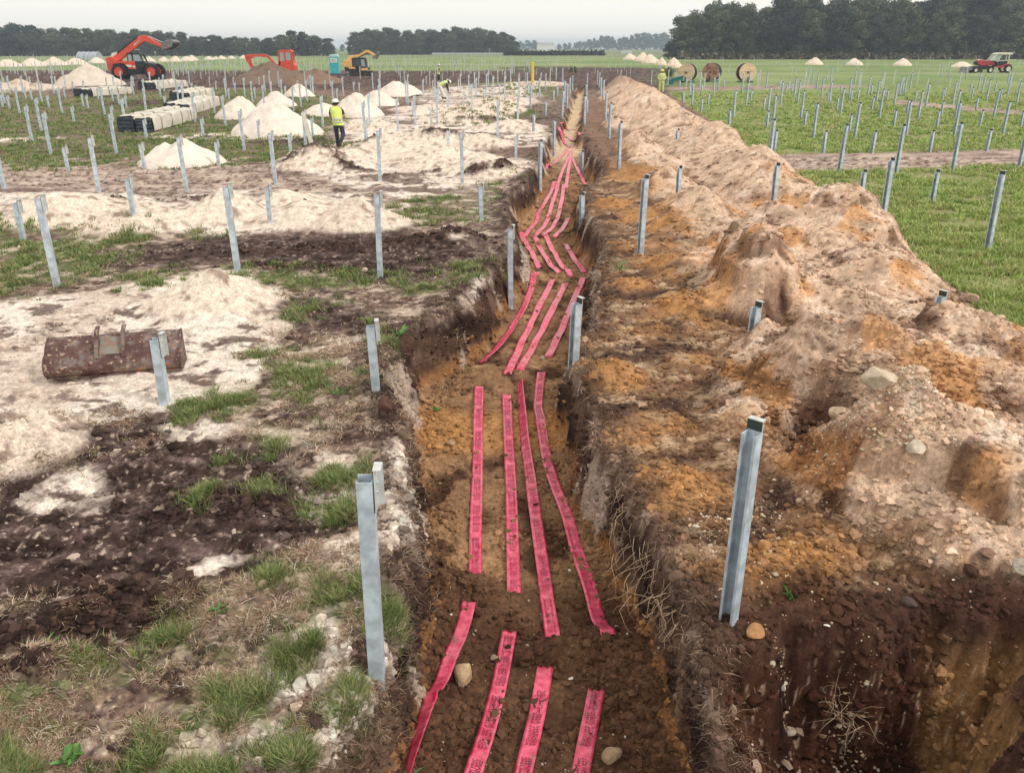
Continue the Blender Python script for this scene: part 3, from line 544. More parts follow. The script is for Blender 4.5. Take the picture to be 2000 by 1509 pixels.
clump = ss(-.15, .2, fbm(Xf*2.2, Yf*1.8, 3, 131)); clump2 = ss(-.25, .35, fbm(Xf*1.2, Yf*2.2, 3, 132))
gw = F['grass']*(1-F['s'])*(1-F['pit'])*clump*ss(-.35, .1, fbm(Xf*1.1, Yf*1.1, 5, 101)+.3*fbm(Xf*14, Yf*14, 3, 103))
GREENS = [(120, 138, 80), (102, 124, 66), (134, 148, 88), (92, 108, 62), (150, 152, 104), (158, 146, 108)]
blades('grass', gw*(Yf < 16)*ss(-.05, .25, fbm(Xf*3, Yf*3, 3, 174)+.12), 8500, 12, .07, .004, GREENS, .8, 'green grass tufts on the half-bare ground left of the trench', spread=.06)
blades('grass', gw*(Yf >= 16)*(Yf < 90)*ss(.25, .0, fbm(Xf*.5, Yf*.8, 4, 155)), 9000, 6, .08, .01, GREENS, .6, 'green meadow grass among the posts left of the trench')
tw = F['turf']*ss(.45, .1, fbm(Xf*.35+7, Yf*.5, 5, 190))*(.08+.92*clump2*ss(-.3, .3, fbm(Xf*.7, Yf*1.0, 4, 162)+.15))*ss(.45, .25, fbm(Xf*1.1, Yf*1.1, 5, 101))
blades('grass', tw*(Yf < 75), 26000, 8, .085, .006, [(158, 176, 96), (138, 160, 80), (172, 186, 108), (116, 138, 70), (178, 184, 120), (186, 176, 130)], .8, 'green turf right of the spoil bank', spread=.07)
sw = (F['straw']*1.1+.3*(1-F['sand'])*(1-F['mud'])*(Yf < 14))*(1-F['s'])*(1-F['pit'])*(F['h'] < .05)*(1-F['right'])*(Xf < 1)*clump2
blades('dry_grass', sw*(Yf < 15)*ss(-.2, .2, fbm(Xf*2.5, Yf*2.5, 3, 175)), 19000, 7, .05, .0030, [(196, 166, 140), (162, 130, 106), (220, 200, 180), (128, 98, 78), (150, 140, 102), (112, 84, 68)], 1.6, 'dry straw lying on the bare ground left of the trench', spread=.05, flat=.55)
blades('dry_grass', (F['lip']+F['lipr']*.6)*(Yf < 16)*(F['s'] < .5), 4500, 6, .06, .003, [(120, 96, 78), (92, 70, 58), (170, 146, 122)], 1.8, 'withered roots and stalks along the trench rims', spread=.04, flat=1.1)
def lumps(name, wt, n, r0, r1, label, col=None, big=False, fix=None, sq=.7, bury=.25, dist=.035, two=None):
    k, x, y = pick(wt, n); z = terrain(x, y); D = np.hypot(x, y)
    ph = (1+5**.5)/2; I = np.array([(-1, ph, 0), (1, ph, 0), (-1, -ph, 0), (1, -ph, 0), (0, -1, ph), (0, 1, ph), (0, -1, -ph), (0, 1, -ph), (ph, 0, -1), (ph, 0, 1), (-ph, 0, -1), (-ph, 0, 1)]); I = I/np.linalg.norm(I[0])
    T = np.array([(0, 11, 5), (0, 5, 1), (0, 1, 7), (0, 7, 10), (0, 10, 11), (1, 5, 9), (5, 11, 4), (11, 10, 2), (10, 7, 6), (7, 1, 8), (3, 9, 4), (3, 4, 2), (3, 2, 6), (3, 6, 8), (3, 8, 9), (4, 9, 5), (2, 4, 11), (6, 2, 10), (8, 6, 7), (9, 8, 1)])
    if big:
        bm = bmesh.new(); bmesh.ops.create_icosphere(bm, subdivisions=3, radius=1); I = np.array([v.co[:] for v in bm.verts]); T = np.array([[v.index for v in f.verts] for f in bm.faces]); bm.free()
    nv = len(I)
    r = (r0+(r1-r0)*RNG.random(n)**4.5)*(1+D*dist)
    sx = RNG.uniform(.6, 1.4, (n, 1, 3)); sx[:, :, 2] *= sq
    P = I[None]*sx*(1+(RNG.normal(0, .24, (n, nv, 1)) if not big else 0))
    if big:
        for _ in range(7):
            nn_ = RNG.normal(size=(n, 3)); nn_ /= np.linalg.norm(nn_, axis=1)[:, None]; dd = np.einsum('nvk,nk->nv', P, nn_); P -= np.clip(dd-RNG.uniform(.55, .85, (n, 1)), 0, None)[:, :, None]*nn_[:, None, :]
        oo = RNG.uniform(0, 99, (n, 1)); P *= (1+.16*fbm(P[:, :, 0]*2.2+oo+P[:, :, 2], P[:, :, 1]*2.2+P[:, :, 2]*1.5, 3, 5))[:, :, None]
    P = P*r[:, None, None]
    a = RNG.uniform(0, 6.28, n); ca, sa = np.cos(a)[:, None], np.sin(a)[:, None]
    X_ = P[:, :, 0]*ca-P[:, :, 1]*sa; Y_ = P[:, :, 0]*sa+P[:, :, 1]*ca
    P = np.stack([X_+x[:, None], Y_+y[:, None], P[:, :, 2]+(z+r*bury*sq)[:, None]], -1)
    FF = (np.arange(n)*nv)[:, None, None]+T[None]
    c = Cf[k] if fix is None else np.array([srgb(*q) for q in fix], np.float32)[RNG.integers(0, len(fix), n)]
    c = c*RNG.uniform(.7, 1.25, (n, 1)); cc = np.repeat(c[:, None], nv, 1)
    o = mesh_np(name, P.reshape(-1, 3), FF.reshape(-1, 3), [M_CLOD], cc.reshape(-1, 3)); tag(o, kind='stuff', label=label); return o
soil = (1-F['turf'])*(1-.85*F['sand'])*(1-F['far'])*(Yf < 40)
patch = ss(-.1, .35, fbm(Xf*1.5, Yf*1.5, 3, 141))
lumps('dirt_clods', (.25+patch)*soil*(.35+1.2*F['bench']+1.2*F['lip']+1.0*F['lipr']+1.2*ss(.3, .8, F['s'])+.45*F['mud']+3*F['rg']/.1+.5*ss(.1, .5, F['pit'])+.6*ss(.05, .2, F['h'])), 66000, .005, .034, 'loose crumbs and clods of earth')
lumps('dirt_clods', (F['rg'] > .03)*1.0*(1-F['s'])+(F['lip']*.5*(Yf < 14)), 5000, .012, .045, 'heaped dark sods')
lumps('dirt_clods', (F['h'] > .12)*(.2+ss(.0, .3, fbm(Xf*.9, Yf*.9, 4, 163)))*(Yf < 30)+F['bench']*.5*(Yf < 30)+ss(.1, .5, F['pit'])*.3, 1100, .02, .062, 'larger clods and stones on the spoil bank', sq=.8, dist=.012, big=True)
lumps('pebbles', soil*(.15+.8*F['bench']+.6*ss(.1, .5, F['pit'])+.5*ss(.05, .2, F['h'])+.3*ss(.3, .8, F['s']))*ss(26, 8, Yf), 3000, .003, .014, 'small pale stones', fix=[(206, 190, 170), (184, 164, 142), (222, 212, 200), (168, 140, 112)])
lumps('dirt_clods', (F['h'] > .08)*(.15+ss(-.1, .35, fbm(Xf*1.2, Yf*1.2, 4, 180)))*(Yf < 45)+.25*F['bench']*(Yf < 20)*(Yf > 5)+.8*np.clip(F['face'], 0, 1)+.8*F['wall']*(Yf < 20), 24000, .007, .038, 'crumbly broken earth on the bank and the cut edges', dist=.03)
def near_w(pts):
    wgt = np.zeros_like(Xf)
    for (px, py, z, r, k) in pts:
        x, y = G(px, py, z); wgt = np.maximum(wgt, k*np.exp(-((Xf-x)/r)**2-((Yf-y)/(r*1.1))**2))
    return wgt
lumps('gravel', near_w([(1640, 1490, -1.0, .12, .5), (1680, 940, .1, .45, 1), (1500, 1470, -1.0, .08, .3), (1200, 1509, -.8, .1, .0), (1450, 1050, 0, .4, .3)]), 3400, .005, .020, 'pale gravel spilled below the spoil bank and in the pit', fix=[(204, 184, 156), (186, 158, 126), (220, 204, 182), (160, 130, 100)], dist=.02)
# ---------------------------------------------------------------- common paints
def painted(n, c, r=.45, nz_=.12): return mat(n, c, r, 0, .4, nz_, 3)
M_GALV = mat('galvanised_steel', (.52, .60, .67), .5, .2, .5, .22, 9, .05, 40)
M_DARKP = mat('bracket_dark_face', (.035, .05, .045), .5, .1, .4)
M_WHITEP = mat('bracket_pale_face', (.60, .62, .61), .5, .2, .4, .1, 12)
M_RUBBER = mat('rubber', (.03, .03, .035), .85, 0, .2, .5, 6, .2, 30); M_BLACK = mat('black_paint', (.025, .028, .035), .5)
M_RED = painted('red_orange_paint', (.68, .085, .045)); M_GLASS = mat('cab_glass', (.32, .38, .37), .12, 0, .6); M_DGLASS = mat('tinted_cab_glass', (.05, .07, .08), .12, 0, .6)
M_STEEL = mat('worn_steel', (.22, .21, .21), .5, .5, .4, .35, 5); M_DIRT = mat('dried_soil', (.10, .075, .06), 1, 0, .1, .4, 6, .6, 12)
M_WHITE = mat('white_paint', (.75, .75, .72), .5); M_YELLOW = painted('amber_paint', (.80, .45, .14)); M_CHROME = mat('hydraulic_rod', (.6, .6, .62), .25, .9)
# ---------------------------------------------------------------- steel posts
def channel(mb, h, full=True):
    T = .006
    if full:
        P = [(.045, -.05), (.045, .05), (-.045, .05), (-.045, .032), (-.045+T, .032), (-.045+T, .05-T), (.045-T, .05-T), (.045-T, -.05+T), (-.045+T, -.05+T), (-.045+T, -.032), (-.045, -.032), (-.045, -.05)]
    else: P = [(.045, -.05), (.045, .05), (-.045, .05), (-.045, .05-T), (.045-T, .05-T), (.045-T, -.05+T), (-.045, -.05+T), (-.045, -.05)]
    n = len(P); V = [(p[0], p[1], -.35) for p in P]+[(p[0], p[1], h) for p in P]
    F = [(i, (i+1) % n, (i+1) % n+n, i+n) for i in range(n)]
    b = 0; mb.add(V, F)
    # end cap ring built of quads
    top = [(n+i) for i in range(n)]
    if full: quads = [(0, 1, 6, 7), (1, 2, 5, 6), (2, 3, 4, 5), (7, 8, 11, 0), (8, 9, 10, 11)]
    else: quads = [(0, 1, 4, 5), (1, 2, 3, 4), (5, 6, 7, 0)]
    mb.f += [tuple(n+i+b for i in q) for q in quads]; mb.m += [0]*len(quads)
def post_meshes(h, full=True):
    c = MB(); channel(c, h, full)
    b = MB(); z0, z1 = h-.20, h+.065
    b.box((.056, .012, (z0+z1)/2), (.008, .10, z1-z0), 1); b.box((.049, .012, (z0+z1)/2), (.004, .10, z1-z0), 0)
    b.box((.070, .012, z1+.003), (.046, .10, .006), 1); b.box((.076, .064, (z0+z1)/2), (.036, .005, z1-z0), 1)
    return c, b
def bolt_mb(h):
    b = MB()
    for dz in (-.03, -.09): b.tube([(.058, .012, h+dz), (.072, .012, h+dz)], .010, 6)
    return b
def make_post(h, full=True):
    t = empty('steel_post'); c, b = post_meshes(h, full)
    c.build('channel', M_GALV, t); br = b.build('bracket', [M_DARKP, M_WHITEP], t)
    if full: bolt_mb(h).build('bolt', M_GALV, br)
    return t
TALL, SHORT = 1.42, .76
PROTO = {('t', 1): make_post(TALL), ('s', 1): make_post(SHORT), ('t', 0): make_post(TALL, False), ('s', 0): make_post(SHORT, False)}
PP = []                                                     # (photo column, photo row of foot, kind)
PP += [(737,1320,'t'),(1422,1213,'t'),(322,785,'s'),(735,768,'s'),(1120,715,'s')]
PP += [(112,560,'t'),(465,533,'t'),(743,543,'t'),(997,525,'t'),(1250,498,'t'),(1722,442,'t'),(1928,488,'t')]
PP += [(45,465,'s'),(267,450,'s'),(529,445,'s'),(940,430,'s'),(1137,415,'s'),(1680,395,'s'),(1820,395,'s')]
PP += [(8,368,'t'),(1990,328,'t')]
def zl(L, ox, oy, s, k): return [(ox+x/s, oy+y/s, k) for x, y in L]
PP += zl([(38,608),(82,535),(155,683),(252,912),(325,820),(330,598),(398,1000),(490,693),(600,560),(775,1300),(820,695),(910,1000),(990,820),(1045,540),(1145,683),(1170,683),(1285,520),(1180,495),(1460,1300),(1400,630),(1435,605),(1525,755),(1485,470),(1680,690),(1765,790),(1770,560),(1910,975),(1915,560),(1975,600)], 0, 50, 4, 't')
PP += zl([(75,645),(250,580),(385,645),(510,565),(580,755),(690,645),(655,500),(770,575),(885,750),(885,590),(990,640),(535,1145),(1130,1115),(1145,880),(1295,650),(1590,870),(1710,1095),(1790,575),(1840,520),(1565,470),(1580,465),(1505,520),(1535,545)], 0, 50, 4, 's')
PP += zl([(310,980),(325,560),(375,600),(510,470),(530,610),(555,1240),(695,670),(790,960),(803,600),(755,640),(830,520),(850,550),(925,795),(1005,600),(1055,565),(1085,550),(1190,500),(1260,945),(1290,810),(1315,500),(1370,1225),(1510,820),(1590,620),(1575,600),(1645,790),(1530,430),(1710,580),(1820,900),(1825,640),(1895,570),(1970,570)], 400, 50, 4, 't')
PP += zl([(395,565),(425,880),(675,1020),(845,870),(1210,520),(1265,880),(1625,700),(1770,775),(1900,670),(1905,1000),(600,510),(1035,570),(1165,510),(1795,550)], 400, 50, 4, 's')
PP += zl([(295,575),(370,575),(400,510),(465,520),(487,730),(510,490),(530,480),(600,510),(615,480),(655,640),(690,940),(690,460),(745,655),(745,480),(790,460),(845,770),(855,610),(920,490),(945,650),(1015,565),(1062,505),(1130,912),(1190,730),(1210,600),(1230,640),(1250,560),(1270,490),(1195,460),(1145,430),(1018,1165),(412,1245),(1365,775),(1380,640),(1385,500),(1480,490),(1495,555),(1510,610),(1530,745),(1558,880),(1630,1145),(1885,465)], 800, 50, 4, 't')
PP += zl([(1155,555),(1125,590),(1062,705),(970,835),(830,1035),(170,775),(300,670),(422,665),(195,545),(1385,680),(1350,1010)], 800, 50, 4, 's')
PP += zl([(85,385),(258,320),(287,435),(520,330),(575,645),(735,560),(1110,495),(1160,640),(1120,1075),(1395,340),(1430,400),(1465,565),(1600,780),(1690,335),(1635,255),(1775,410),(1895,530),(1880,1155),(370,235),(570,245),(830,280),(900,230),(1090,240),(1550,165),(1590,185),(1745,170),(1520,125),(1790,150)], 1300, 130, 5.556, 't')
PP += zl([(190,390),(460,410),(385,490),(685,655),(1065,470),(1095,670),(1175,930),(1505,660),(1755,390),(1855,475),(1710,940),(150,245),(110,240),(630,225),(870,225),(1240,228),(1335,225),(1370,280)], 1300, 130, 5.556, 's')
PP += zl([(15,525),(100,340),(160,780),(240,460),(395,385),(430,545),(590,425),(610,1160),(720,740),(850,565),(930,435),(970,320),(1250,560),(1240,755),(1260,340),(1225,1130),(1540,305),(1590,375),(1665,560),(1765,750),(1820,305),(1915,405),(1945,1090),(1500,245),(1365,135),(1180,130),(1095,110),(700,300),(760,245),(460,205),(160,200),(215,225),(510,260),(1820,190),(1665,150)], 1640, 130, 5.556, 't')
PP += zl([(105,705),(195,360),(345,475),(350,940),(510,375),(585,650),(725,510),(815,380),(975,925),(1050,660),(1100,530),(1135,330),(1475,480),(1515,655),(1590,920),(1430,350),(1740,355),(1960,665),(1415,275),(1680,270),(680,275),(340,305)], 1640, 130, 5.556, 's')
POS = [(x, y, k) for (x, y, k) in [(*G(px, py), k) for px, py, k in PP]]
POS += [(2.98, 9.62, 's'), (5.48, 10.1, 's'), (5.78, 18.3, 'S'), (4.12, 20.6, 's'), (7.4, 33.0, 's'), (8.5, 43.0, 's'), (5.95, 30.6, 's'), (8.0, 52, 's'), (8.3, 52.3, 's')]
kept = []
for p in sorted(POS, key=lambda p: p[1]):
    if all(math.hypot((p[0]-q[0]), (p[1]-q[1])*.35) > .02+.012*p[1] for q in kept): kept.append(p)
# the same grid carried on beyond the measured posts
extra = []
for j in range(5, 24):
    for k in range(-60, 60):
        for off, dy_, kd in ((-.03, 4.0, 't'), (-1.15, 8.6, 's')):
            Y0 = dy_+10.55*j; x = off+2.42*k+.085*(Y0-14)+random.uniform(-.08, .08); y = Y0+.14*x*(1 if x < 0 else .6)+random.uniform(-.3, .3)
            if y < 52 or y > (200 if x < 4 else 95) or abs(x) > (y*.924+1.4)*.66: continue
            if -.5 < x-3.9 < 9 and y < 85: continue
            xl_ = np.interp(y, LY, LX); 
            if xl_-.3 < x < np.interp(y, RY, RX)+.3 and y < 85: continue
            if 92 < y < 118 and random.random() < .8: continue
            if random.random() < (.25 if y < 90 else .6): continue
            if any(abs(x-q[0]) < 1.0 and abs(y-q[1]) < 3.5 for q in kept): continue
            extra.append((x, y, kd))
extra.sort(key=lambda p: p[1])
NKEEP = min(len(kept), 292); kept, far1 = kept[:NKEEP], kept[NKEEP:]
need = max(0, 298-len(kept)); kept += extra[:need]; far_posts = far1+extra[need:]
ORD = 'first second third fourth fifth sixth seventh eighth ninth tenth eleventh twelfth thirteenth fourteenth fifteenth sixteenth seventeenth eighteenth nineteenth twentieth'.split()
def rowof(p): return round((p[1]-(.14 if p[0] < 0 else .1)*p[0]-(4.0 if p[2] == 't' else 8.6))/10.55)
def place_tz(x, y, mx_h=None):
    return TZ(x, y)
BANKP = [(p[0], p[1]) for p in kept if p[2] == 'S']; kept = [(p[0], p[1], 's') if p[2] == 'S' else p for p in kept]
rows = {}
for i, p in enumerate(kept):
    side = 'l' if p[0] < np.interp(p[1], LY, LX)+.8 else 'r'; rows.setdefault((p[2], rowof(p), side), []).append(i)
LBL = {}
for (kd, r, sd_), ids in rows.items():
    ids.sort(key=lambda i: abs(kept[i][0]-.8)); nm = 'tall' if kd == 't' else 'short'; rr = ORD[min(max(r, 0), 19)]
    for n_, i in enumerate(ids):
        LBL[i] = f"{nm} galvanised post, {ORD[min(n_, 19)]} one {'left' if sd_ == 'l' else 'right'} of the trench in the {rr} {nm} row"
LBL_FIX = {0: 'nearest tall galvanised post standing on the sandy left rim of the trench', 1: 'large leaning galvanised post with dark bracket on the dark earth beside the pit'}
zpos = terrain(np.array([p[0] for p in kept]), np.array([p[1] for p in kept]))
for i, (x, y, kd) in enumerate(kept):
    full = 1 if y < 26 else 0; pr = PROTO[(kd, full)]; used = pr.get('_u', 0)
    o = pr if not used else copy_tree(pr); pr['_u'] = 1
    base = zpos[i]
    if (x, y) not in BANKP and x > 2.5:
        base = min(base, .12 if y < 60 and kd == 's' and x < 9 else base)
        if 9.5 < y < 10.2 and kd == 's': base = -.08
    o.location = (x, y, base-.02); o.rotation_euler = (R(random.uniform(-1.2, 1.2)), R(random.uniform(-1.2, 1.2)), R((30 if x > .5 else 6)+random.uniform(-5, 5)))
    if x > 1 and y < 6: o.rotation_euler = (0, R(.5), R(48))
    tag(o, LBL_FIX.get(i, LBL[i]), 'post', 'galvanised posts driven in rows across the site')
for pr in PROTO.values():
    if '_u' in pr: del pr['_u']
for o in list(COL.objects):
    if '_u' in o.keys(): del o['_u']
fm = MB()
zz = terrain(np.array([p[0] for p in far_posts]), np.array([p[1] for p in far_posts])) if far_posts else []
for (x, y, kd), z in zip(far_posts, zz):
    h = TALL if kd == 't' else SHORT; wd = .085
    fm.box((x, y, z+h/2-.1), (wd, wd, h+.2)); fm.box((x+.06, y, z+h-.03), (.06, .1, .2))
for j in range(1500):                                        # pale pegs of the next field
    y = 118*math.exp(random.uniform(0, 1.15)); x = random.uniform(-.66, .66)*(y*.924+1.4)
    x = round(x/3.2)*3.2+random.uniform(-.5, .5); h = random.choice((.75, .8, 1.35))
    if x > y*.08 and random.random() < .7: continue
    fm.box((x, y, h/2), (.06, .06, h))
tag(fm.build('post', mat('far_post', (.55, .58, .56), .5, .2)), kind='stuff', label='crowd of small pale posts in the far field')
# leaning plank beside the walking man
x, y = G(612, 292)
pk = MB(); pk.box((0, 0, .7), (.16, .03, 1.4)); o = pk.build('board', mat('pale_board', (.7, .68, .6), .8, 0, .2, .1, 8)); o.location = (x, y, TZ(x, y)-.03); o.rotation_euler = (0, R(-11), R(10)); tag(o, 'pale plank leaning beside the walking man in the yellow vest', 'plank')
# ---------------------------------------------------------------- warning tapes in the trench
M_TAPE = bpy.data.materials.new('pink_tape'); M_TAPE.use_nodes = True; _n = M_TAPE.node_tree; _p = _n.nodes['Principled BSDF']
_p.inputs['Roughness'].default_value = .28; _p.inputs['Specular IOR Level'].default_value = .6
_a = _n.nodes.new('ShaderNodeTexNoise'); _a.inputs['Scale'].default_value = 14; _a.inputs['Detail'].default_value = 4; _t = _n.nodes.new('ShaderNodeTexCoord'); _r = _n.nodes.new('ShaderNodeValToRGB')
_r.color_ramp.elements[0].position = .35; _r.color_ramp.elements[0].color = (.56, .018, .075, 1); _r.color_ramp.elements[1].position = .62; _r.color_ramp.elements[1].color = (.82, .12, .21, 1)
_n.links.new(_t.outputs['Object'], _a.inputs[0]); _n.links.new(_a.outputs[0], _r.inputs[0]); _b = _n.nodes.new('ShaderNodeTexNoise'); _b.inputs['Scale'].default_value = 5; _b.inputs['Detail'].default_value = 9; _b.inputs['Roughness'].default_value = .75; _b.inputs['Distortion'].default_value = .6
_r2 = _n.nodes.new('ShaderNodeValToRGB'); _r2.color_ramp.elements[0].position = .56; _r2.color_ramp.elements[1].position = .66; _mm = _n.nodes.new('ShaderNodeMix'); _mm.data_type = 'RGBA'; _mm.inputs[7].default_value = (.16, .09, .06, 1)
_n.links.new(_t.outputs['Object'], _b.inputs[0]); _n.links.new(_b.outputs[0], _r2.inputs[0]); _mr = _n.nodes.new('ShaderNodeMath'); _mr.operation = 'MULTIPLY'; _mr.inputs[1].default_value = .75; _n.links.new(_r2.outputs[0], _mr.inputs[0]); _n.links.new(_mr.outputs[0], _mm.inputs[0]); _n.links.new(_r.outputs[0], _mm.inputs[6]); _n.links.new(_mm.outputs[2], _p.inputs['Base Color'])
M_INK2 = mat('faint_tape_ink', (.40, .03, .09), .5); M_INK = mat('tape_ink', (.17, .012, .04), .5)
def text_tris(body):
    cu = bpy.data.curves.new('t', 'FONT'); cu.body = body; cu.size = 1; cu.resolution_u = 1; cu.offset = .012
    ob = bpy.data.objects.new('t', cu); COL.objects.link(ob); dg = bpy.context.evaluated_depsgraph_get(); dg.update()
    me = bpy.data.meshes.new_from_object(ob.evaluated_get(dg)); V = [tuple(v.co) for v in me.vertices]; Fc = [tuple(p.vertices) for p in me.polygons]
    bpy.data.objects.remove(ob); bpy.data.meshes.remove(me); bpy.data.curves.remove(cu); return V, Fc
TXT = [text_tris('ACHTUNG  STARKSTROMKABEL'), text_tris('ACHTUNG  KABEL   ACHTUNG')]
def tape(pts, label, wd=.122, text=True, zt=-.8, twist=0, fold=0):
    P = []
    for q in pts: P.append(G(q[0], q[1], zt))
    P = np.array(P); L = np.concatenate([[0], np.cumsum(np.hypot(*np.diff(P, axis=0).T))]); n = max(14, int(L[-1]/.045)); s = np.linspace(0, L[-1], n)
    X = np.interp(s, L, P[:, 0]); Y = np.interp(s, L, P[:, 1]); _l, _r = edges(X, Y); X = np.clip(X, _l+.12, _r-.10)
    ker = np.ones(7)/7
    if n > 20:
        for A in (X, Y): A[3:-3] = np.convolve(A, ker, 'valid')
    dx, dy = np.gradient(X), np.gradient(Y); l = np.hypot(dx, dy); nx, ny = dy/l, -dx/l
    if nx.mean() < 0: nx, ny = -nx, -ny
    C_ = 6; off = np.linspace(-.5, .5, C_)*wd
    zc = np.stack([terrain(X+nx*o, Y+ny*o) for o in off], 1); m = zc.max(1); k5 = np.ones(9)/9
    sm = np.convolve(np.pad(m, 4, 'edge'), k5, 'valid'); sm = np.maximum(sm, m-.010)+.014
    fo = np.clip(twist*(s/L[-1]-.25)*1.4, 0, 1)*(1.15) if twist >= 0 else np.clip(-twist*(1-s/L[-1]-.25)*1.4, 0, 1)*1.15
    wob = .006*np.sin(s*7+P[0, 0]*9)
    V = np.zeros((n, C_, 3))
    for j, o in enumerate(off):
        c = np.cos(fo); V[:, j, 0] = X+nx*o*c; V[:, j, 1] = Y+ny*o*c; crease = .022*math.sin(j*1.7+1)*np.sin(s*2.1+j*1.3+P[0, 1]*3)
        V[:, j, 2] = sm+o*np.sin(fo)+crease*.5+wob+abs(o)*.09+wd*.5*np.sin(fo)
    V[0, :, 2] -= .02; V[-1, :, 2] -= .02
    I = np.arange(n*C_).reshape(n, C_); Fq = np.stack([I[:-1, :-1], I[:-1, 1:], I[1:, 1:], I[1:, :-1]], -1).reshape(-1, 4)
    o = mesh_np('warning_tape', V.reshape(-1, 3), Fq, [M_TAPE], smooth=True); so = o.modifiers.new('th', 'SOLIDIFY'); so.thickness = .0015
    tag(o, label, 'warning tape', 'pink warning tapes laid in four lines along the trench')
    if text:
        TV = []; TF = []
        def put(s_, v_):
            s_ = np.clip(s_, 0, L[-1]); fx = s_/L[-1]*(n-1); i = np.clip(fx.astype(int), 0, n-2); t = fx-i; fj = np.clip((v_+.5)*(C_-1), 0, C_-1); j = np.clip(fj.astype(int), 0, C_-2); u = fj-j
            A = (V[i, j].T*(1-u)+V[i, j+1].T*u).T; B = (V[i+1, j].T*(1-u)+V[i+1, j+1].T*u).T
            r = (A.T*(1-t)+B.T*t).T; r[:, 2] += .0028; return r
        pos = .05; kk = 0
        while pos < L[-1]-.1:
            seglen = min(.52, L[-1]-pos-.05)
            if seglen < .2: break
            for row, (v0, size) in enumerate([(.14, .034), (-.07, .034), (-.27, .030)]):
                Vt, Ft = TXT[(kk+row) % 2]; A = np.array(Vt); wl_ = A[:, 0].max(); sx = (seglen)/wl_
                S = L[-1]-(pos+A[:, 0]*sx); W = v0+A[:, 1]*size/wd
                b = len(TV); TV += [tuple(q) for q in put(S, W)]; TF += [tuple(i+b for i in f) for f in Ft]
            pos += seglen+.10; kk += 1
        me = bpy.data.meshes.new('lettering'); me.from_pydata(TV, [], TF); me.materials.append(M_INK if P[:, 1].mean() < 5.6 else M_INK2); lo = bpy.data.objects.new('lettering', me); COL.objects.link(lo); lo.parent = o
    return o
TT = 'pink tape '
tape([(918,1190),(893,1260),(870,1330),(845,1400),(812,1509),(785,1600)], TT+'running folded against the left wall at the bottom, beside the yellowish rock', twist=.9, text=False)
tape([(996,1228),(977,1320),(952,1420),(922,1509),(890,1620)], TT+'with black print just right of the yellowish rock, running out of the bottom')
tape([(1066,1300),(1052,1380),(1036,1450),(1020,1509),(1000,1620)], TT+'at the bottom, starting from a torn upper corner below the mound')
tape([(1166,1343),(1153,1410),(1138,1480),(1130,1540),(1120,1620)], TT+'at the bottom nearest the right wall and the pit')
tape([(936,757),(933,860),(931,960),(929,1060),(928,1120)], TT+'straight leftmost one of the long middle stretch')
tape([(989,768),(994,860),(999,980),(1002,1080),(1004,1158)], TT+'straight second one of the long middle stretch')
tape([(1015,750),(1025,860),(1042,980),(1060,1100),(1079,1248)], TT+'third of the long middle stretch, twisted to a point at its end', twist=-.75)
tape([(1058,730),(1050,790),(1070,900),(1110,1020),(1150,1140),(1186,1274)], TT+'slanting along the right wall, rightmost of the long middle stretch')
tape([(1048,545),(1022,610),(984,670),(943,712)], TT+'folded against the dark left wall in the stretch beside the buried short post', text=False, twist=.35)
tape([(1080,552),(1050,610),(1015,680),(991,740)], TT+'second from left in the stretch beside the buried short post', text=False)
tape([(1104,560),(1075,620),(1040,680),(1016,728)], TT+'third from left in the stretch beside the buried short post', text=False)
tape([(1139,548),(1115,610),(1090,660),(1071,702)], TT+'rightmost in the stretch beside the buried short post', text=False)
def quad_tapes(L, where, n4=('leftmost', 'second', 'third', 'rightmost')):
    for q, nm in zip(L, n4):
        q = [(q[0][0]+(q[0][0]-q[1][0])*.28, q[0][1]+(q[0][1]-q[1][1])*.28)]+q[1:-1]+[(q[-1][0]+(q[-1][0]-q[-2][0])*.22, q[-1][1]+(q[-1][1]-q[-2][1])*.22)]
        tape(q, TT+nm+' '+where, text=False)
quad_tapes([[(1022,477),(1038,500),(1050,527)],[(1047,480),(1066,510),(1086,537)],[(1068,478),(1087,510),(1109,542)],[(1108,490),(1123,515),(1137,537)]], 'in the short stretch before the bend')
quad_tapes([[(1050,437),(1038,452),(1027,467)],[(1070,438),(1058,455),(1047,470)],[(1086,440),(1076,455),(1065,471)],[(1107,440),(1098,455),(1086,473)]], 'in the shortest stretch by the tall right post')
quad_tapes([[(1079,378),(1066,402),(1050,427)],[(1088,378),(1080,402),(1071,430)],[(1100,380),(1096,405),(1090,431)],[(1149,382),(1142,398),(1135,415)]], 'in the stretch behind the short post at the trench edge')
quad_tapes([[(1106,308),(1090,322),(1070,340)],[(1113,314),(1100,340),(1088,372)],[(1114,320),(1110,342),(1106,372)],[(1117,320),(1133,352),(1144,372)]], 'fanning out in the far stretch')
quad_tapes([[(1088,283),(1102,292),(1115,302)],[(1110,283),(1125,291),(1140,298)],[(1085,271),(1102,268),(1118,265)]], 'where the tapes begin at the far bend', ('left', 'right', 'crosswise'))
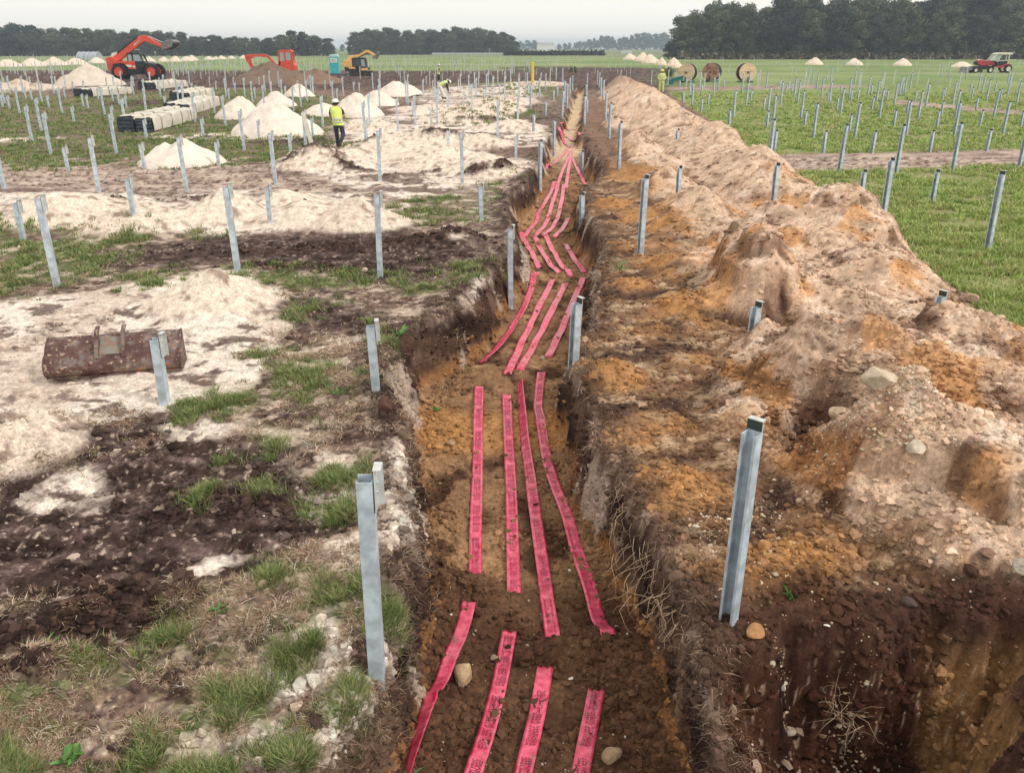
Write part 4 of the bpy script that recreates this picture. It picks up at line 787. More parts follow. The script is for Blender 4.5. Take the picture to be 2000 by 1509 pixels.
# ---------------------------------------------------------------- rocks one can point at
M_ROCK = attr_mat('rock', .95, .15, .2, 25, .6)
def rock(px, py, wpx, hpx, col, label, z=None, flat=.8, seed=0, ap=None):
    zz_ = 0 if z is None else z; x, y = G(px, py, zz_); r = wpx/ppm(y)/2; rng = np.random.default_rng(seed+int(px))
    bm = bmesh.new(); bmesh.ops.create_icosphere(bm, subdivisions=3, radius=1); V = np.array([v.co[:] for v in bm.verts]); Fc = np.array([[v.index for v in f.verts] for f in bm.faces]); bm.free()
    for _ in range(9):                                       # facets cut by random planes
        nrm = rng.normal(size=3); nrm /= np.linalg.norm(nrm); d = V@nrm; lim = rng.uniform(.62, .85); V -= np.outer(np.clip(d-lim, 0, None), nrm)
    V += .03*np.stack([pn(V[:, 0]*4, V[:, 1]*4+V[:, 2]*3, 5+k) for k in range(3)], 1)
    V *= np.array([1, .8, flat*hpx/max(wpx, 1)])*r
    a = rng.uniform(0, 6.28) if ap is None else ap; ca, sa = math.cos(a), math.sin(a); V = np.stack([V[:, 0]*ca-V[:, 1]*sa*.9, V[:, 0]*sa+V[:, 1]*ca, V[:, 2]], 1)
    c = np.tile(np.array(srgb(*col)), (len(V), 1))*(1+.25*fbm(V[:, 0]*9+px, V[:, 1]*9+V[:, 2]*5, 3, 8))[:, None]
    o = mesh_np('rock', V, Fc, [M_ROCK], c, smooth=False); o.location = (x, y, TZ(x, y)+r*flat*hpx/max(wpx, 1)*.45); return tag(o, label, 'rock')
rock(905, 1318, 52, 62, (196, 168, 132), 'yellowish angular rock lying between two tapes at the bottom of the trench', -.8, 1.1)
rock(968, 1278, 24, 22, (190, 172, 150), 'small pale stone just right of the yellowish rock in the trench', -.8)
rock(880, 862, 26, 18, (168, 140, 110), 'brown flat stone on the trench floor left of the straight tapes', -.8)
rock(1196, 1472, 50, 40, (176, 150, 122), 'pale grey rock beside the lowest tape near the right wall', -.8)
rock(1890, 590, 40, 32, (176, 150, 128), 'round boulder on the turf at the foot of the spoil bank')
rock(1868, 640, 44, 30, (170, 146, 124), 'flat boulder at the foot of the spoil bank beside the buried post')
rock(1812, 545, 26, 22, (178, 152, 130), 'small boulder halfway down the outer slope of the spoil bank')
rock(1622, 915, 50, 40, (196, 172, 142), 'cracked sandstone block at the foot of the near spoil cliff', .1)
rock(1770, 960, 46, 44, (204, 188, 168), 'pale angular stone standing on the orange scree', .35)
rock(1700, 850, 80, 60, (200, 182, 158), 'big pale sandstone slab jutting from the near spoil cliff', .6)
rock(1470, 1262, 50, 44, (176, 132, 90), 'orange lump of clay on the lip of the pit below the big post', -.1)
rock(1990, 1160, 60, 50, (196, 184, 168), 'pale stones at the right edge above the pit')
rock(1775, 1175, 36, 26, (88, 72, 68), 'dark grey stone on the flat ground above the pit')
rock(755, 815, 44, 34, (92, 66, 58), 'dark brown clod on the left rim above the trench', 0, 1)
rock(620, 900, 20, 20, (190, 172, 160), 'small pale stone on the bare soil left of the trench')
rock(712, 535, 20, 16, (196, 178, 160), 'pale stone at the front of the dark mud by the tall post')
rock(1060, 700, 18, 12, (180, 160, 140), 'small stone beside the buried short post', -.8)
rock(1545, 1402, 34, 26, (190, 176, 156), 'pale stone on the pit floor', -.65); rock(1520, 1395, 20, 22, (204, 196, 182), 'narrow whitish stone on the pit floor', -.65)
rock(1628, 1450, 22, 24, (206, 200, 190), 'white pointed stone beside the roots in the pit', -.65)
# dangling roots
def roots(name, spots, label, r=.0028, down=True, cols=(.42, .30, .2)):
    mb = MB(); rr = random.Random(5)
    for (px, py, z0, n, ln, sp) in spots:
        x, y = G(px, py, z0)
        for _ in range(n):
            p = Vector((x+rr.gauss(0, sp), y+rr.gauss(0, sp*1.5), z0+rr.uniform(-.02, .06))); d = Vector((rr.uniform(-1, .3) if down else rr.uniform(-1, 1), rr.uniform(-1, .6), -.5 if down else rr.uniform(.2, 1))).normalized(); pts = [p.copy()]
            for k in range(7):
                d = (d+Vector((rr.gauss(0, .35), rr.gauss(0, .35), rr.gauss(0, .3)-(.12 if down else .15)))).normalized(); p = p+d*ln/7; pts.append(p.copy())
            mb.tube(pts, [r*(1-k/9) for k in range(8)], 4, cap=False)
    o = mb.build(name, mat('root', cols, .9)); tag(o, kind='stuff', label=label)
roots('roots', [(1235,1000,-.02,16,.32,.10),(1260,1090,-.05,26,.36,.10),(1285,1170,-.05,22,.34,.09),(1200,950,-.03,12,.25,.1),(1320,1210,-.02,14,.22,.08),(1240,960,.0,16,.25,.12)], 'thin pale roots hanging over the right wall of the trench')
roots('roots', [(1640,1385,-.55,34,.30,.06)], 'tangle of dry roots in the middle of the pit', .0026, False, (.5, .4, .3))
# broad-leaved weeds
M_LEAF = mat('weed_leaf', (.10, .21, .05), .5, 0, .3, .3, 12)
def weed(px, py, label, n=14, ln=.16, wdt=.022, z=0):
    x, y = G(px, py, z); zb = TZ(x, y); rr = random.Random(px); mb = MB()
    for i in range(n):
        a = rr.uniform(0, 6.28); L_ = ln*rr.uniform(.6, 1.2); up = rr.uniform(.3, 1.0); w_ = wdt*rr.uniform(.7, 1.2); V = []; c, s = math.cos(a), math.sin(a); bx, by = rr.gauss(0, .02), rr.gauss(0, .02)
        for k, t in enumerate([0, .3, .6, .85, 1]):
            rad = L_*t; hgt = L_*up*(t-.55*t*t)*1.6; ww = w_*[.3, .9, 1, .6, .05][k]
            V += [(bx+c*rad-s*ww, by+s*rad+c*ww, hgt+.004), (bx+c*rad, by+s*rad, hgt-.003), (bx+c*rad+s*ww, by+s*rad-c*ww, hgt+.004)]
        mb.add(V, [(k*3+j, k*3+j+1, k*3+j+4, k*3+j+3) for k in range(4) for j in (0, 1)])
    o = mb.build('weed', M_LEAF, smooth=True); o.location = (x, y, zb); return tag(o, label, 'plant')
weed(765, 1405, 'grassy weed sprouting from the left wall at the bottom of the trench', 12, .15, .010, -.1)
weed(140, 1480, 'broad-leaved weed in the grass at the lower left', 18, .08, .018); weed(85, 1285, 'tall weed hanging over the mud step at the left', 12, .14, .007)
weed(540, 1490, 'rounded-leaf weed on pale sand at the bottom', 14, .06, .018); weed(430, 1190, 'dark-leaved weed at the end of the torn mud ridge', 10, .07, .012)
weed(850, 690, 'small green weed high on the left rim', 10, .08, .01); weed(655, 770, 'low weed among bare soil left of the short post', 14, .09, .010)
weed(780, 650, 'bushy weed on the left rim beside the short post', 18, .16, .018); weed(1210, 530, 'thin green weed on the right wall of the trench', 10, .25, .012); weed(1545, 1178, 'small grass sprout in front of the orange earth', 14, .08, .006)
# ---------------------------------------------------------------- rusty grading bucket
def rusty():
    m = bpy.data.materials.new('rusted_plate'); m.use_nodes = True; n = m.node_tree; p = n.nodes['Principled BSDF']; p.inputs['Roughness'].default_value = .75; p.inputs['Metallic'].default_value = .15
    t = n.nodes.new('ShaderNodeTexCoord'); a = n.nodes.new('ShaderNodeTexNoise'); a.inputs['Scale'].default_value = 5; a.inputs['Detail'].default_value = 8; a.inputs['Roughness'].default_value = .65
    r = n.nodes.new('ShaderNodeValToRGB'); e = r.color_ramp.elements; e[0].position = .3; e[0].color = (.06, .035, .035, 1); e[1].position = .68; e[1].color = (.46, .15, .04, 1)
    x = e.new(.48); x.color = (.13, .06, .05, 1); x = e.new(.58); x.color = (.20, .17, .16, 1)
    b = n.nodes.new('ShaderNodeTexNoise'); b.inputs['Scale'].default_value = 22; b.inputs['Detail'].default_value = 5; r2 = n.nodes.new('ShaderNodeValToRGB'); r2.color_ramp.elements[0].position = .6; r2.color_ramp.elements[1].position = .66
    mxx = n.nodes.new('ShaderNodeMix'); mxx.data_type = 'RGBA'; mxx.inputs[7].default_value = (.42, .33, .24, 1)
    bu = n.nodes.new('ShaderNodeBump'); bu.inputs['Strength'].default_value = .3; bu.inputs['Distance'].default_value = .01
    L = n.links.new; L(t.outputs['Object'], a.inputs[0]); L(t.outputs['Object'], b.inputs[0]); L(a.outputs[0], r.inputs[0]); L(b.outputs[0], r2.inputs[0]); L(r2.outputs[0], mxx.inputs[0]); L(r.outputs[0], mxx.inputs[6]); L(mxx.outputs[2], p.inputs['Base Color']); L(b.outputs[0], bu.inputs['Height']); L(bu.outputs[0], p.inputs['Normal'])
    return m
M_RUST = rusty()
p1 = Vector((*G(98, 742), 0)); p2 = Vector((*G(357, 722), 0)); BL = (p2-p1).length; mid = (p1+p2)/2
bt = empty('grading_bucket', (mid.x, mid.y, TZ(mid.x, mid.y)+.0), math.atan2(p2.y-p1.y, p2.x-p1.x), 'rusty wide grading bucket lying face down on pale sand', 'excavator bucket'); bt.scale = (1, 1, .86)
prof = [(-.02, 0), (-.10, .05), (-.13, .12), (-.11, .20), (-.05, .27), (-.045, .285), (.02, .30), (.10, .38), (.20, .44), (.27, .46)]; inner_ = [(p[0]+.012, p[1]-.012) for p in prof[::-1]]
sh = MB(); poly = prof+inner_
n_ = len(prof)
Vv = []; 
for s_ in (-BL/2, BL/2):
    Vv += [(s_, q[0], q[1]) for q in poly]
N2 = len(poly); sh.add(Vv, [(i, (i+1) % N2, (i+1) % N2+N2, i+N2) for i in range(N2)]+[(i, i+1, N2-2-i, N2-1-i) for i in range(n_-1)]+[(N2+i, N2+N2-1-i, N2+N2-2-i, N2+i+1) for i in range(n_-1)])
sh.build('shell', M_RUST, bt, smooth=True)
for s_ in (-1, 1):
    e_ = MB(); e_.prism([(-.02, -.02), (-.11, .05), (-.14, .12), (-.12, .21), (-.05, .29), (.02, .31), (.10, .39), (.20, .45), (.28, .47), (.30, .0)], s_*(BL/2+.006)-.009, s_*(BL/2+.006)+.009, ax='x'); e_.build('end_plate', M_RUST, bt)
eg = MB(); eg.box((0, -.03, .005), (BL+.02, .09, .022)); eg.build('cutting_edge', M_RUST, bt)
for s_ in (-.17, .12):
    l_ = MB(); l_.prism([(-.075, .235), (-.10, .255), (-.05, .36), (.02, .47), (.10, .56), (.20, .60), (.27, .58), (.20, .55), (.13, .50), (.07, .40), (.02, .30)], s_-.02, s_+.02, ax='x'); l_.build('mounting_ear', M_RUST, bt, bevel=.006)
pl_ = MB(); pl_.add([(-.145, -.052, .29), (.10, -.052, .29), (.10, .17, .452), (-.145, .17, .452)], [(0, 1, 2, 3)]); pl_.add([(-.145, -.045, .28), (.10, -.045, .28), (.10, .18, .44), (-.145, .18, .44)], [(3, 2, 1, 0)]); pl_.build('mounting_plate', mat('scraped_plate', (.25, .26, .24), .7, .1, .3, 0, 9, 0, 0, 0, (.27, .17, .12)), bt)
# ---------------------------------------------------------------- loose heaps
M_HEAP = attr_mat('heap_sand', 1, .1, .12, 6, .5)
def heap(name, label, cx, base, top, half, col, group=None, seed=0, ry=None, cat='sand heap', rough=1, peaks=None, sharp=1.0):
    """cx, base, top, half: photo column, row of the front foot, row of the top, half width; only used to find plan position and size"""
    x0, y0 = G(cx, base); r = half/ppm(y0); r = half/ppm(y0+r*.6); yc = y0+(ry or r)*.92; xc = (cx-1000)/CF*(yc*math.cos(CP)+CH*math.sin(CP)); ry_ = ry or r
    h = HZ(yc, top); n = 56; a = np.linspace(0, 2*math.pi, n, endpoint=False); rad = np.linspace(0, 1, 22)
    A, Rr = np.meshgrid(a, rad); edge = 1+.13*fbm(np.cos(A)*1.3+seed*3.1, np.sin(A)*1.3+seed, 3, 5)
    X = np.cos(A)*Rr*r*edge; Y = np.sin(A)*Rr*ry_*edge
    prof = 1-np.sqrt(Rr**2+.035)/1.015+.0; prof = np.clip(prof, 0, 1)**(sharp*.92)*1.18; z = h*prof
    if peaks:
        z = z*0
        for (dx, s, w_) in peaks: z = np.maximum(z, h*s*np.clip(1.05-np.sqrt(((X-dx*r)/(w_*r))**2+(Y/ry_)**2+.01), 0, 1)**.95)
    z = z*(1+.26*rough*fbm(X/r*1.4+seed, Y/r*1.6, 3, 6))+h*.10*rough*fbm(X/r*4+seed, Y/r*4, 4, 7)*(Rr < .97)
    zb = terrain((X+xc).ravel(), (Y+yc).ravel()).reshape(X.shape) if yc < 100 else 0*X+.03-.35*ss(.85, 1, Rr)
    z = z+zb-.10*ss(.9, 1, Rr)+.01; zc = TZ(xc, yc) if yc < 100 else 0; z -= zc
    V = np.stack([X.ravel(), Y.ravel(), z.ravel()], 1); I = np.arange(len(rad)*n).reshape(len(rad), n); J = np.roll(I, -1, 1)
    Fq = np.stack([I[:-1], J[:-1], J[1:], I[1:]], -1).reshape(-1, 4)
    c = np.tile(np.array(srgb(*col)), (len(V), 1))*(1+.10*fbm(V[:, 0]/r*3+seed, V[:, 1]/r*3, 4, 9))[:, None]; c = mixc(c, ss(.28, .5, fbm(V[:, 0]/r*4+seed, V[:, 1]/r*6, 3, 10))*.35*rough, srgb(col[0]*.72, col[1]*.7, col[2]*.68))
    o = mesh_np(name, V, Fq, [M_HEAP], c, smooth=True); o.location = (xc, yc, zc); return tag(o, label, cat, group)
SD = (226, 213, 200)
heap('sand_heap', 'big smooth sand heap in front of the rear wheel of the red telehandler', 176, 169, 126, 66, (208, 194, 180), seed=1)
heap('sand_heap', 'pale sand heap with two humps between the short posts, nearest at left', 356, 329, 272, 86, SD, seed=2, peaks=[(.1, 1, .9), (-.35, .85, .6)])
heap('sand_heap', 'sand heap just right of the wrapped bundles', 470, 234, 188, 50, SD, seed=3)
heap('sand_heap', 'broad sand heap left of the walking man, largest of the middle ones', 540, 268, 200, 92, SD, seed=4)
heap('sand_heap', 'sand heap behind the broad one, in front of the brown mound', 540, 210, 178, 42, SD, seed=5)
heap('sand_heap', 'small sand heap at the foot of the brown mound', 584, 190, 164, 32, SD, seed=6)
heap('sand_heap', 'low sand heap touching the head of the walking man', 634, 228, 201, 46, SD, seed=7)
heap('sand_heap', 'wide sand heap directly right of the walking man', 696, 230, 181, 56, SD, seed=8)
heap('sand_heap', 'sand heap overlapping behind the wide one', 738, 208, 176, 44, SD, seed=9)
heap('sand_heap', 'sand heap farthest back of the middle cluster', 778, 189, 157, 50, SD, seed=10, peaks=[(-.1, 1, .9), (.4, .8, .7)])
heap('sand_heap', 'flat sand patch heap beyond the tall posts at far left', 38, 172, 158, 26, (200, 182, 166), seed=11)
GL = 'row of sand heaps along the far left edge of the field'
for i, (cx, b, t, hw, d) in enumerate([(16, 131, 116, 30, 'cut off by the left edge of the picture'), (65, 130, 114, 26, 'with a small dark hatch in front'), (106, 128, 112, 26, 'directly left of the grey tunnel shed'), (148, 127, 114, 26, 'in front of the grey tunnel shed'), (190, 124, 112, 18, 'just left of the telehandler frame'), (292, 122, 111, 15, 'first right of the telehandler cab'), (320, 121, 111, 13, 'second right of the telehandler cab'), (343, 121, 110, 14, 'third right of the telehandler cab'), (364, 120, 110, 14, 'fourth right of the telehandler cab'), (376, 119, 108, 12, 'fifth right of the telehandler cab'), (408, 117, 110, 11, 'in the small far trio, leftmost'), (421, 116, 111, 7, 'in the small far trio, smallest one'), (434, 116, 109, 10, 'in the small far trio, rightmost'), (452, 115, 109, 9, 'far back above the red digger stick'), (476, 115, 108, 10, 'far back above the red digger arm')]):
    heap('sand_heap', 'sand heap of the far row '+d, cx, b, t, hw, (222, 204, 188), GL, seed=20+i)
for i, (cx, b, t, hw, d) in enumerate([(1590, 127, 113, 19, 'left of three before the dark wood'), (1668, 128, 114, 18, 'middle of three before the dark wood'), (1762, 129, 114, 19, 'right of three before the dark wood'), (1878, 132, 121, 22, 'low and partly hidden by the red tractor')]):
    heap('sand_heap', 'neat sand heap '+d, cx, b, t, hw, (226, 208, 190), 'sand heaps before the dark wood', seed=40+i)
for i, (cx, b, t, hw, d) in enumerate([(1231, 117, 105, 16, 'farthest left'), (1254, 120, 103, 18, 'tallest'), (1270, 124, 106, 20, 'third from the left'), (1291, 128, 113, 13, 'low fourth'), (1316, 133, 113, 18, 'nearest, beside the cable drum')]):
    heap('sand_heap', 'sand heap of the joined bright row left of the drums, '+d, cx, b, t, hw, (228, 206, 186), 'joined row of bright sand heaps', seed=50+i)
heap('earth_mound', 'brown earth mound hiding the lower half of the red excavator', 530, 166, 124, 78, (124, 104, 92), seed=60, cat='earth mound', ry=7, rough=2)
heap('earth_mound', 'long low tail of brown earth in front of the blue-green toilet', 612, 166, 137, 62, (132, 108, 92), seed=61, cat='earth mound', ry=6, rough=2)
# ---------------------------------------------------------------- machines: built in metres in their own frame
def site(px, py): x, y = G(px, py); return x, y, (TZ(x, y) if y < 110 else 0)
def wheel(parent, x, y, r, w_, rimm, side=-1):
    t = MB(); t.lathe((x, y, r), [(r*.62, -w_/2), (r*.92, -w_/2), (r, -w_*.36), (r, w_*.36), (r*.92, w_/2), (r*.62, w_/2)], 28)
    for k in range(22):
        a = k/22*2*math.pi; c, s = math.cos(a), math.sin(a); t.box((x+c*r*.99, y+(w_*.22 if k % 2 else -w_*.22), r+s*r*.99), (.05*r*1.5, w_*.5, .12*r), rot=Matrix.Rotation(-a, 3, 'Y'))
    wo_ = t.build('wheel', M_RUBBER, parent, smooth=True)
    q = MB(); q.lathe((x, y, r), [(.01, -w_*.50), (r*.20, -w_*.60), (r*.25, -w_*.53), (r*.5, -w_*.51), (r*.57, -w_*.57), (r*.60, -w_*.5), (r*.60, w_*.5), (.01, w_*.55)], 24); q.build('rim', rimm, wo_, smooth=True); return wo_
def P8(L, sx=182, sz=195, ox=780, oz=1180): return [((x-ox)/sx, (oz-y)/sz) for x, y in L]
# red telehandler
x, y, z = site(262, 157); T = empty('telehandler', (x, y+1.0, z+.08), R(0), 'red telescopic handler with raised bent boom and dark bucket, behind the big sand heap', 'telehandler')
def pr(name, polys, m, par, mi=None, bevel=.02, smooth=False):
    b = MB()
    for i, (L, y0, y1) in enumerate(polys): b.prism(L, y0, y1, 0 if mi is None else mi[i])
    return b.build(name, m, par, bevel=bevel, smooth=smooth)
pr('chassis', [(P8([(640, 960), (1000, 950), (1000, 1075), (700, 1090), (650, 1040)]), -.9, .9), (P8([(450, 900), (1230, 940), (1230, 1060), (450, 1060)]), -.45, .45)], M_BLACK, T)
pr('engine_cover', [(P8([(380, 790), (850, 790), (868, 965), (700, 955), (640, 860), (590, 830), (380, 850)]), -1.0, -.35), (P8([(380, 800), (640, 800), (640, 900), (380, 900)]), -.35, .95)], M_RED, T)
pr('stripe', [(P8([(640, 865), (760, 870), (790, 910), (700, 915)]), -1.012, -1.0), (P8([(800, 880), (845, 890), (850, 930), (812, 925)]), -1.012, -1.0)], M_WHITE, T, bevel=0)
pr('rear_frame', [(P8([(215, 720), (345, 700), (480, 770), (370, 850), (330, 960), (305, 1020), (235, 970)]), -.75, .0)], M_RED, T)
pr('rear_frame_plate', [(P8([(215, 720), (345, 700), (480, 770), (370, 850), (330, 960), (305, 1020), (235, 970)]), .35, .75)], M_RED, T)
pr('counter_tank', [(P8([(250, 700), (300, 620), (440, 590), (470, 640), (360, 700)]), .2, .9)], M_WHITE, T)
bm_ = pr('boom', [(P8([(350, 690), (960, 262), (1075, 360), (480, 775), (365, 790)]), -.25, .25)], M_RED, T, bevel=.03)
pr('boom_rail', [(P8([(440, 612), (930, 268), (945, 290), (455, 640)]), -.27, .27)], M_BLACK, bm_, bevel=0)
jb = pr('jib', [(P8([(960, 262), (1030, 240), (1150, 255), (1240, 330), (1480, 470), (1440, 505), (1210, 420), (1130, 385), (1075, 365)]), -.22, .22)], M_RED, T, bevel=.03)
b = MB(); b.tube([((1165-780)/182, 0, (1180-262)/195), ((1480-780)/182, 0, (1180-410)/195)], .06); b.build('hydraulic_ram', M_CHROME, jb)
def flat_text(body, L, w_, h_, y, m, par, name='lettering', ang=0):
    Vt, Ft = text_tris(body); A = np.array(Vt); A[:, 0] -= A[:, 0].min(); A[:, 1] -= A[:, 1].min(); A[:, 0] *= w_/A[:, 0].max(); A[:, 1] *= h_/A[:, 1].max()
    c, s = math.cos(ang), math.sin(ang); V = [(L[0]+a[0]*c-a[1]*s, y, L[1]+a[0]*s+a[1]*c) for a in A]; me = bpy.data.meshes.new(name); me.from_pydata(V, [], Ft); me.materials.append(m); o = bpy.data.objects.new(name, me); COL.objects.link(o); o.parent = par; return o
flat_text('MANITOU', P8([(850, 465)])[0], .95, .20, -.262, M_WHITE, bm_, ang=.60)
cb = pr('cab', [(P8([(700, 612), (970, 612), (1000, 640), (985, 650), (700, 650)]), -.95, .2), (P8([(700, 612), (722, 612), (722, 860), (700, 860)]), -.95, -.88), (P8([(800, 640), (835, 640), (835, 860), (800, 860)]), -.95, -.88), (P8([(962, 640), (1000, 640), (1065, 850), (1035, 850)]), -.95, -.85), (P8([(835, 790), (1060, 790), (1080, 860), (1000, 940), (870, 940), (835, 860)]), -.98, .2), (P8([(700, 640), (722, 640), (722, 860), (700, 860)]), .1, .2), (P8([(962, 640), (1000, 640), (1065, 850), (1035, 850)]), .1, .2)], M_BLACK, T)
pr('window', [(P8([(722, 640), (800, 640), (800, 800), (722, 800)]), -.93, -.92)], M_GLASS, cb, bevel=0); pr('window', [(P8([(835, 640), (965, 640), (1030, 795), (835, 795)]), -.93, -.92)], M_GLASS, cb, bevel=0)
pr('fender', [(P8([(980, 880), (1060, 830), (1180, 830), (1190, 860), (1080, 880), (1020, 930), (1000, 1000), (960, 1000)]), -1.1, -.5)], M_BLACK, T)
pr('bonnet', [(P8([(1040, 830), (1120, 795), (1180, 830), (1185, 880), (1060, 890)]), -.9, .6)], M_STEEL, T)
b = MB(); b.box((.62, -.3, 3.28), (.55, .3, .05)); b.build('roof_sign', M_WHITE, T)
for (wx, wy) in ((495, -1.0), (1195, -1.0), (495, .75), (1195, .75)): wheel(T, (wx-780)/182, wy, .85, .55, M_RED)
bk = pr('bucket', [(P8([(1475, 430), (1500, 400), (1590, 345), (1690, 330), (1760, 375), (1750, 410), (1690, 360), (1600, 375), (1520, 430), (1500, 490), (1520, 545), (1485, 550)]), -1.0, 1.0)], M_STEEL, T)
for s_ in (-1.02, .99): pr('bucket_side', [(P8([(1475, 430), (1500, 400), (1590, 345), (1690, 330), (1760, 375), (1690, 490), (1520, 552), (1485, 550)]), s_, s_+.03)], M_STEEL, bk, bevel=0)
for k in range(7): pr('bucket_tooth', [(P8([(1500+k*35, 548-k*10-k), (1530+k*35, 530-k*12), (1525+k*35, 575-k*12)]), -1.03, -.9)], M_DIRT, bk, bevel=0)
pr('soil_load', [(P8([(1520, 540), (1540, 440), (1620, 390), (1700, 370), (1755, 385), (1740, 430), (1690, 480), (1600, 520)]), -.95, .95)], M_DIRT, bk, bevel=.03)
# yellow excavator
def P2(L, ox=1600, oz=372): return [((x-ox)/88, (oz-y)/95) for x, y in L]
x, y, z = site(703, 148.5); E_ = empty('excavator', (x, y, 0), 0, 'small yellow tracked excavator with black cab and lifted bucket, right of the toilet', 'excavator')
def tracks(par, x0, x1, h, yy=(-.85, .6), m=M_DIRT):
    for y0 in yy:
        L = []
        for cx_, a0 in ((x1-h/2, -90), (x0+h/2, 90)):
            for k in range(9): a = R(a0+k*22.5); L.append((cx_+math.cos(a)*h/2, h/2+math.sin(a)*h/2))
        t = MB(); t.prism(L, y0-.2, y0+.2)
        for k in range(16):
            xx = x0+h/2+(x1-x0-h)*k/15; t.box((xx, y0, h+.01), (.05, .42, .05)); t.box((xx, y0, .0), (.05, .42, .04))
        t_ = t.build('track', M_BLACK, par); q = MB()
        for k in range(5): q.lathe((x0+h/2+(x1-x0-h)*k/4, y0-.205, h/2), [(.02, -.02), (h*.3, -.02), (h*.3, .02), (.02, .02)], 12)
        q.build('track_rollers', m, t_)
tracks(E_, *[P2([(1490, 0)])[0][0], P2([(1765, 0)])[0][0]], .62)
pr('undercarriage', [(P2([(1530, 345), (1720, 345), (1720, 315), (1530, 315)]), -.5, .4)], M_BLACK, E_)
pr('body', [(P2([(1432, 268), (1445, 315), (1600, 318), (1715, 300), (1718, 270), (1600, 262)]), -1.0, .8)], M_BLACK, E_)
hd = pr('engine_hood', [(P2([(1430, 200), (1445, 182), (1530, 178), (1540, 262), (1435, 262)]), -.98, .8)], M_YELLOW, E_, bevel=.05); pr('body_stripe', [(P2([(1480, 262), (1560, 262), (1570, 285), (1490, 285)]), -1.02, -.99), (P2([(1632, 278), (1715, 272), (1718, 300), (1636, 305)]), -1.02, -.99)], M_YELLOW, E_, bevel=0)
cb = pr('cab', [(P2([(1530, 165), (1545, 152), (1680, 150), (1692, 160), (1692, 170), (1530, 175)]), -1.0, 0), (P2([(1530, 165), (1542, 165), (1542, 262), (1530, 262)]), -1.0, -.9), (P2([(1625, 165), (1637, 165), (1640, 268), (1628, 268)]), -1.0, -.92), (P2([(1680, 165), (1692, 165), (1702, 268), (1692, 268)]), -1.0, -.92), (P2([(1530, 255), (1700, 255), (1702, 272), (1530, 272)]), -1.0, 0), (P2([(1530, 165), (1542, 165), (1542, 262), (1530, 262)]), -.1, 0), (P2([(1680, 165), (1692, 165), (1702, 268), (1692, 268)]), -.1, 0)], M_BLACK, E_)
pr('window', [(P2([(1542, 172), (1625, 172), (1628, 256), (1542, 256)]), -.97, -.96)], M_DGLASS, cb, bevel=0); pr('window', [(P2([(1637, 172), (1681, 172), (1692, 256), (1640, 256)]), -.97, -.96)], M_GLASS, cb, bevel=0)
bm_ = pr('boom', [(P2([(1465, 182), (1470, 150), (1505, 125), (1600, 115), (1690, 62), (1715, 60), (1720, 82), (1700, 95), (1640, 140), (1530, 148), (1490, 182)]), -.1, .25)], M_YELLOW, E_, bevel=.03)
pr('stick', [(P2([(1690, 62), (1715, 60), (1760, 85), (1815, 120), (1800, 142), (1740, 108), (1700, 95)]), -.02, .18)], M_YELLOW, E_, bevel=.02)
b = MB(); b.tube([(P2([(1600, 150)])[0][0], -.12, P2([(1600, 150)])[0][1]), (P2([(1700, 98)])[0][0], -.12, P2([(1700, 98)])[0][1])], .06); b.build('hydraulic_ram', M_BLACK, bm_)
pr('bucket', [(P2([(1762, 142), (1775, 165), (1815, 168), (1850, 110), (1862, 88), (1825, 78), (1808, 120)]), -.35, .5)], M_STEEL, E_, bevel=.02)
# red excavator behind the mound
x, y, z = site(560, 152); E2 = empty('excavator', (x, y+2.5, 0), 0, 'red mini excavator with arched arm half hidden behind the brown mound', 'excavator')
def P3(L): return P2(L, 600, 400)
tracks(E2, -1.5, 1.0, .6); pr('body', [(P3([(500, 260), (560, 215), (650, 215), (672, 270), (665, 340), (500, 340)]), -.9, .7)], M_RED, E2, bevel=.04)
cb = pr('cab', [(P3([(492, 100), (510, 86), (630, 86), (648, 100), (648, 112), (492, 112)]), -.85, .3), (P3([(488, 105), (510, 105), (506, 265), (486, 265)]), -.85, -.75), (P3([(556, 105), (574, 105), (574, 265), (556, 265)]), -.85, -.77), (P3([(630, 105), (650, 105), (654, 265), (632, 265)]), -.85, -.75), (P3([(486, 215), (654, 200), (660, 270), (486, 270)]), -.85, .3), (P3([(488, 105), (510, 105), (506, 265), (486, 265)]), .2, .3), (P3([(630, 105), (650, 105), (654, 265), (632, 265)]), .2, .3)], M_RED, E2)
pr('window', [(P3([(510, 110), (556, 110), (556, 215), (507, 215)]), -.82, -.81)], M_GLASS, cb, bevel=0); pr('window', [(P3([(574, 110), (630, 110), (632, 200), (574, 205)]), -.82, -.81)], M_GLASS, cb, bevel=0)
bm_ = pr('boom', [(P3([(500, 290), (430, 285), (395, 225), (340, 170), (270, 165), (150, 185), (120, 190), (88, 148), (120, 140), (260, 135), (320, 132), (375, 160), (410, 215), (440, 250), (500, 255)]), -.15, .15)], M_RED, E2, bevel=.03)
pr('stick', [(P3([(84, 150), (120, 140), (150, 165), (158, 230), (180, 290), (150, 305), (120, 250), (95, 200)]), -.12, .12)], M_RED, E2, bevel=.02)
flat_text('KUBOTA', P3([(195, 178)])[0], .95, .16, -.16, M_WHITE, bm_, ang=.08)
